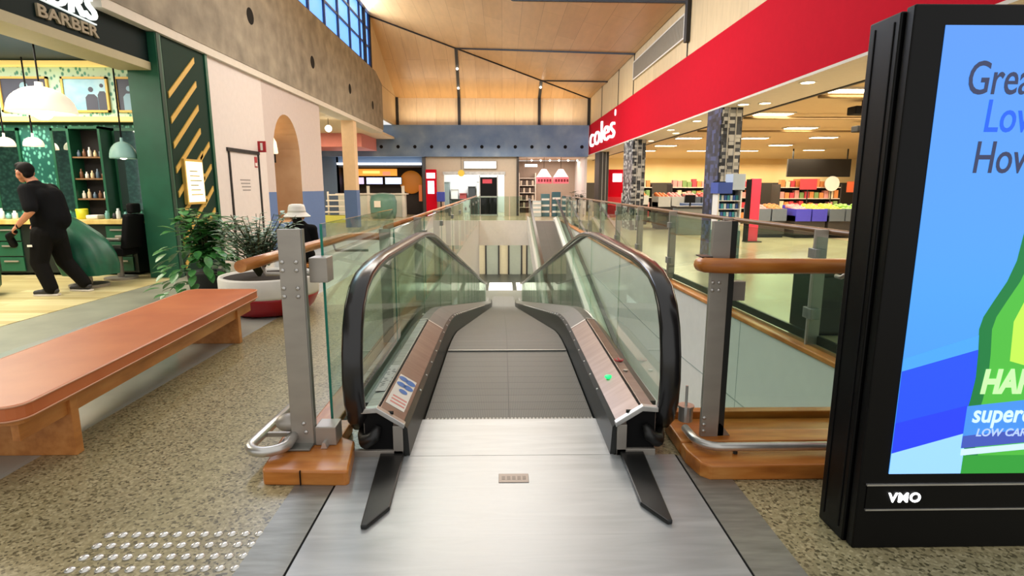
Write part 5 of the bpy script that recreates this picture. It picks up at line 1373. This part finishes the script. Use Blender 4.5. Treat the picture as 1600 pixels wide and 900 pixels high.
for k in range(3):
    x = -8.3 + k * 1.0
    t = thing('menu_screen', 'lilac menu screen in the dark food shop, %s from the left' % ORD[k], 'screen', (x, 30.8, 1.7), 'menu screens')
    MB().box(x, x + .92, 30.8, 30.84, 1.62, 2.02).build('screen_case', M['matte_black'], t); MB().box(x + .03, x + .89, 30.79, 30.8, 1.65, 1.99).build('lit_screen', emit('lilac_%d' % k, ('c9b4e6', 'b9c2f0', 'bcd4f6')[k], 1.0), t)
b = MB().ball((-4.95, 31.2, 1.75), (.62, .1, .62), 24, 12); solo(b, 'round_lamp_panel', 'round amber wall panel at the right of the dark food shop', 'wall panel', emit('amber', '9a5c1c', .5))
b = MB().box(-4.42, -4.26, 30.3, 30.9, .75, 1.6); solo(b, 'amber_panel', 'narrow amber panel at the right edge of the dark food shop', 'panel', emit('amber2', 'a8562a', .6))
t = thing('shop_counter', 'white food counter in front of the dark food shop', 'counter', (-6.3, 28.8, 0))
MB().box(-8.2, -4.9, 28.6, 29.2, 0, 1.12).build('front', flat('counter_white', 'd3d8cf', .5), t, .02); MB().box(-8.3, -4.8, 28.5, 29.3, 1.12, 1.18).build('counter_top', M['white'], t)
for xa in (-5.02, -6.75): MB().box(xa, xa + .14, 28.55, 28.6, 0, 1.55).build('end_post', M['white'], t)
t = thing('round_drum', 'round teal stand with a pale square in front of the white food counter', 'stand', (-5.75, 27.6, 0))
MB().lathe([(.55, 0), (.62, .3), (.64, .8), (.55, 1.1), (.3, 1.2), (0, 1.22)], (-5.75, 27.6, 0), 30).build('drum', flat('drum_teal', '5d8a80', .4), t); MB().box(-6.05, -5.75, 26.94, 27.0, .55, .85).build('square_label', M['white'], t)
t = thing('tiered_stand', 'white tiered display stand with yellow base beyond the left glass guard', 'stand', (-7.0, 24.5, 0))
MB().box(-7.6, -6.5, 24.2, 24.8, 0, .3).build('base', flat('stand_yellow', 'd4d46a', .45), t)
for k in range(4): MB().box(-7.55 + .03 * k, -6.55 - .03 * k, 24.25 + .05 * k, 24.8, .42 + k * .24, .47 + k * .24).build('tier', M['white'], t)
for xa in (-7.55, -6.6): MB().box(xa, xa + .05, 24.7, 24.8, .3, 1.3).build('upright', M['white'], t)
# bulkhead added with pink light painted on, and lamps in the food court
b = MB().box(-12, -6.4, 26.5, 29.6, 3.3, 3.895); solo(b, 'added_bulkhead', 'added hanging bulkhead with pinkish red light painted in, over the food court', 'added_bulkhead', flat('bulkhead_red_light', 'd8867e', .6))
for k, (x, y, z) in enumerate(((-6.3, 19.2, 3.45), (-6.7, 20.4, 3.3), (-6.2, 20.9, 3.55), (-7.0, 19.0, 3.2))):
    t = thing('globe_lamp', 'warm hanging globe lamp in the food court, %s nearest the wall end' % ORD[(0, 2, 3, 1)[k]], 'lamp', (x, y, 3.9), 'food court globe lamps')
    MB().ball((x, y, z), .12).build('globe', M['bulb'], t); MB().cyl((x, y, z + .12), .01, 3.9 - z - .12, 6).build('cord', M['matte_black'], t)
# corridor shop right of the black post
b = MB().mat(0).box(.86, 4.5, 34, 34.1, 0, 3.0).mat(1).box(4.3, 4.42, 30, 34, 0, 3.03).mat(2).box(.86, 4.5, 30.15, 34, 3.03, 3.1)
struct(b, 'wall_corner_shop', [flat('corner_back', '9b8b7c', .6), flat('corner_side', 'd5d2d2', .5), flat('corner_ceiling', 'c4b3a4', .6)])
for k, x in enumerate((2.2, 3.1)):
    t = thing('hanging_lamp_sign', ('glowing pink and white hanging lamp in the corner shop, left one', 'glowing pink and white hanging lamp in the corner shop, right one')[k], 'lamp', (x, 30.4, 3.0), 'corner shop lamps')
    MB().lathe([(.40, 0), (.40, .02), (.13, .42), (.0, .44)], (x, 30.4, 2.0), 24).build('shade', emit('lamp_white_%d' % k, 'f7d9d2', 1.1), t)
    MB().lathe([(.42, 0), (.42, .33), (.40, .33), (.40, 0), (.42, 0)], (x, 30.4, 1.68), 24).build('red_band', emit('lamp_red_%d' % k, 'd4606a', .8), t); MB().cyl((x, 30.4, 2.44), .012, .59, 6).build('cord', M['matte_black'], t)
    for j in range(5): MB().box(x - .34 + j * .15, x - .24 + j * .15, 29.97, 29.985, 1.76, 1.9).build('band_mark', flat('band_dark', '8c2630', .5), t)
for k in range(6):
    x = 1.6 + k * .5; t = MB().ball((x, 31.5, 2.92), .05); solo(t, 'spot_bulb', 'small bright bulb under the corner shop ceiling, %s from the left' % ORD[k], 'bulb', M['bulb'], 'corner shop bulbs')
t = thing('tube_lamp', 'bright white box lamp under the corner shop ceiling', 'lamp', (1.6, 30.6, 2.6)); MB().box(1.2, 1.85, 30.55, 30.7, 2.55, 2.68).build('tube', M['white_em'], t); MB().tube([(1.3, 30.6, 2.68), (1.3, 30.6, 3.03)], .01, 6).build('rod', M['dark_steel'], t)
t = thing('goods_shelf', 'pale shelf unit with dark goods at the left of the corner shop', 'shelf', (1.3, 33.5, 0))
for xa in (.95, 1.9): MB().box(xa, xa + .05, 33.3, 33.9, 0, 2.3).build('side_panel', M['soffit'], t)
for k in range(5): MB().box(1.0, 1.9, 33.3, 33.9, .3 + k * .42, .33 + k * .42).build('shelf_board', M['soffit'], t)
for k in range(4):
    for j in range(5):
        o = MB().box(1.03 + j * .17, 1.16 + j * .17, 33.35, 33.7, .33 + k * .42, .6 + k * .42).build('shop_item', [flat('item_dark', '4a3f38', .5), flat('item_pale', 'b5aa98', .5)][(k + j) % 2])
        tag(o, '%s item on the pale shelf unit in the corner shop' % ('dark', 'pale')[(k + j) % 2], 'item', '%s items on the corner shop shelf' % ('dark', 'pale')[(k + j) % 2])
for k, (x, y, h, c) in enumerate(((2.2, 29.3, 1.15, '50737a'), (2.75, 29.2, 1.25, '3f6470'), (3.3, 29.4, 1.05, '5d7f86'), (1.75, 29.0, .8, 'b7c4c4'))):
    t = thing('display_rack', '%s glass fronted display rack before the corner shop, %s from the left' % (('grey blue', 'dark blue', 'pale blue', 'whitish')[k], ('second', 'third', 'fourth', 'first')[k]), 'rack', (x, y, 0), 'display racks')
    MB().box(x - .22, x + .22, y - .2, y + .2, 0, h).build('body', flat('rack_%d' % k, c, .3), t, .02)
    for j in range(3): MB().box(x - .2, x + .2, y - .22, y - .2, .2 + j * h * .27, .3 + j * h * .27).build('shelf_edge', M['white'], t)
t = thing('potted_bush', 'dark green bush in a tub at the right corner of the far shops', 'plant', (3.9, 28.6, 0)); MB().lathe([(.2, 0), (.26, .45), (.22, .45), (.2, .4)], (3.9, 28.6, 0), 20).build('tub', M['dark_wall'], t)
rr = random.Random(5); shrub(t, (3.9, 28.6, .4), .95, .5, 14, 16, .2, .1, flat('bush_green', '2d4738', .5), rr, .3)
# beige facing on the far slab edge
b = MB().box(VX0, 2.57, 25.38, 25.499, -1.1, .015); struct(b, 'trim_16', M['soffit'])
# ------------------------------------------------------------------ lamps, sky and camera
W = bpy.data.worlds.new('World'); SC.world = W; W.use_nodes = True
bg = W.node_tree.nodes['Background']; bg.inputs['Color'].default_value = (1., .985, .96, 1); bg.inputs['Strength'].default_value = .75
def lamp(loc, e, col='fff1dc', size=(3, 3), rot=(0, 0, 0)): return area_light('added_area_light', loc, rot, size, e, col)  # area light added without a visible fixture
lamp((-.5, 12.5, 6.6), 420, 'fff8ee', (5, 4))
lamp((0, 20, 5.9), 380, 'fff3e2', (4, 4))
lamp((-.3, 27.5, 3.6), 110, 'fff2e0', (5, 2))
# daylight from the clerestory, plus an added unseen uplight washing the far timber
area_light('window_daylight', (-5.3, 16.5, 7.4), (0, -PI / 2, 0), (1.8, 15), 750, 'e4efff')
lamp((-.5, 29.4, 4.75), 70, 'ffe8c8', (9, .3), (PI, 0, 0))
# unseen area lights added inside the opening to brighten its walls
area_light('void_fill_light', (2.5, 15, -2.2), (0, PI / 2, 0), (2.6, 18), 130, 'fff4e6'); area_light('void_fill_light', (-1.0, 8, -2.2), (0, -PI / 2, 0), (2.6, 9), 60, 'f4fbf4')
# supermarket
for x, y in ((8, 9), (8, 15), (12, 18), (8, 22), (13, 27), (8, 29)): lamp((x, y, 3.1), 250, 'ffeed0', (3, 3))
lamp((6, 32.5, 2.9), 110, 'ffeccc', (4, 1)); lamp((14, 33.6, 2.9), 300, 'ffeccc', (12, 1))
# shop, food court, far shops
lamp((-8.5, 8.3, 3.55), 230, 'fff4e0', (3, 2)); lamp((-7.0, 5.5, 3.55), 160, 'fff4e0', (2, 2))
lamp((-8.5, 23, 3.85), 260, 'ffe6c0', (4, 5)); lamp((-1.5, 32, 2.95), 180, 'ffffff', (3, 2)); lamp((2.6, 32, 2.95), 90, 'ffe9dd', (2, 2)); lamp((-6.4, 29.5, 2.6), 20, 'ffd9a8', (3, .3))
# lower storey, brightened by added unseen lights
for x in (-4, 0, 4): lamp((x, 32.3, -1.2), 260, 'fff7ea', (3, 1.5))
lamp((0, 35.5, -1.2), 60, 'fff0d0', (6, 1)); lamp((3.5, 20, -1.5), 40, 'fff0dc', (1.5, 6))
point_light('niche_glow', (-6.0, 14.75, 2.75), 8, 'ffd8a0', .1)
# ------------------------------------------------------------------ camera
cd = bpy.data.cameras.new('camera'); cam = bpy.data.objects.new('camera', cd); COL.objects.link(cam); SC.camera = cam
cd.sensor_width = 36; cd.lens = 880 / 1600 * 36; cd.clip_start = .05; cd.clip_end = 200
pitch = math.atan(158 / 880); yaw = math.atan(15 / 880 * math.cos(pitch))
cam.location = (0, 0, 1.5); cam.rotation_euler = (PI / 2 - pitch, 0, -yaw)
SC.view_settings.view_transform = 'Standard'; SC.view_settings.look = 'None'; SC.view_settings.gamma = 1
SC.view_settings.use_curve_mapping = False; SC.view_settings.exposure = 0.25
try:
    SC.cycles.use_denoising = True; SC.cycles.max_bounces = 7; SC.cycles.diffuse_bounces = 3; SC.cycles.glossy_bounces = 4; SC.cycles.transparent_max_bounces = 24
    SC.cycles.caustics_reflective = False; SC.cycles.caustics_refractive = False; SC.cycles.sample_clamp_indirect = 4
except Exception: pass
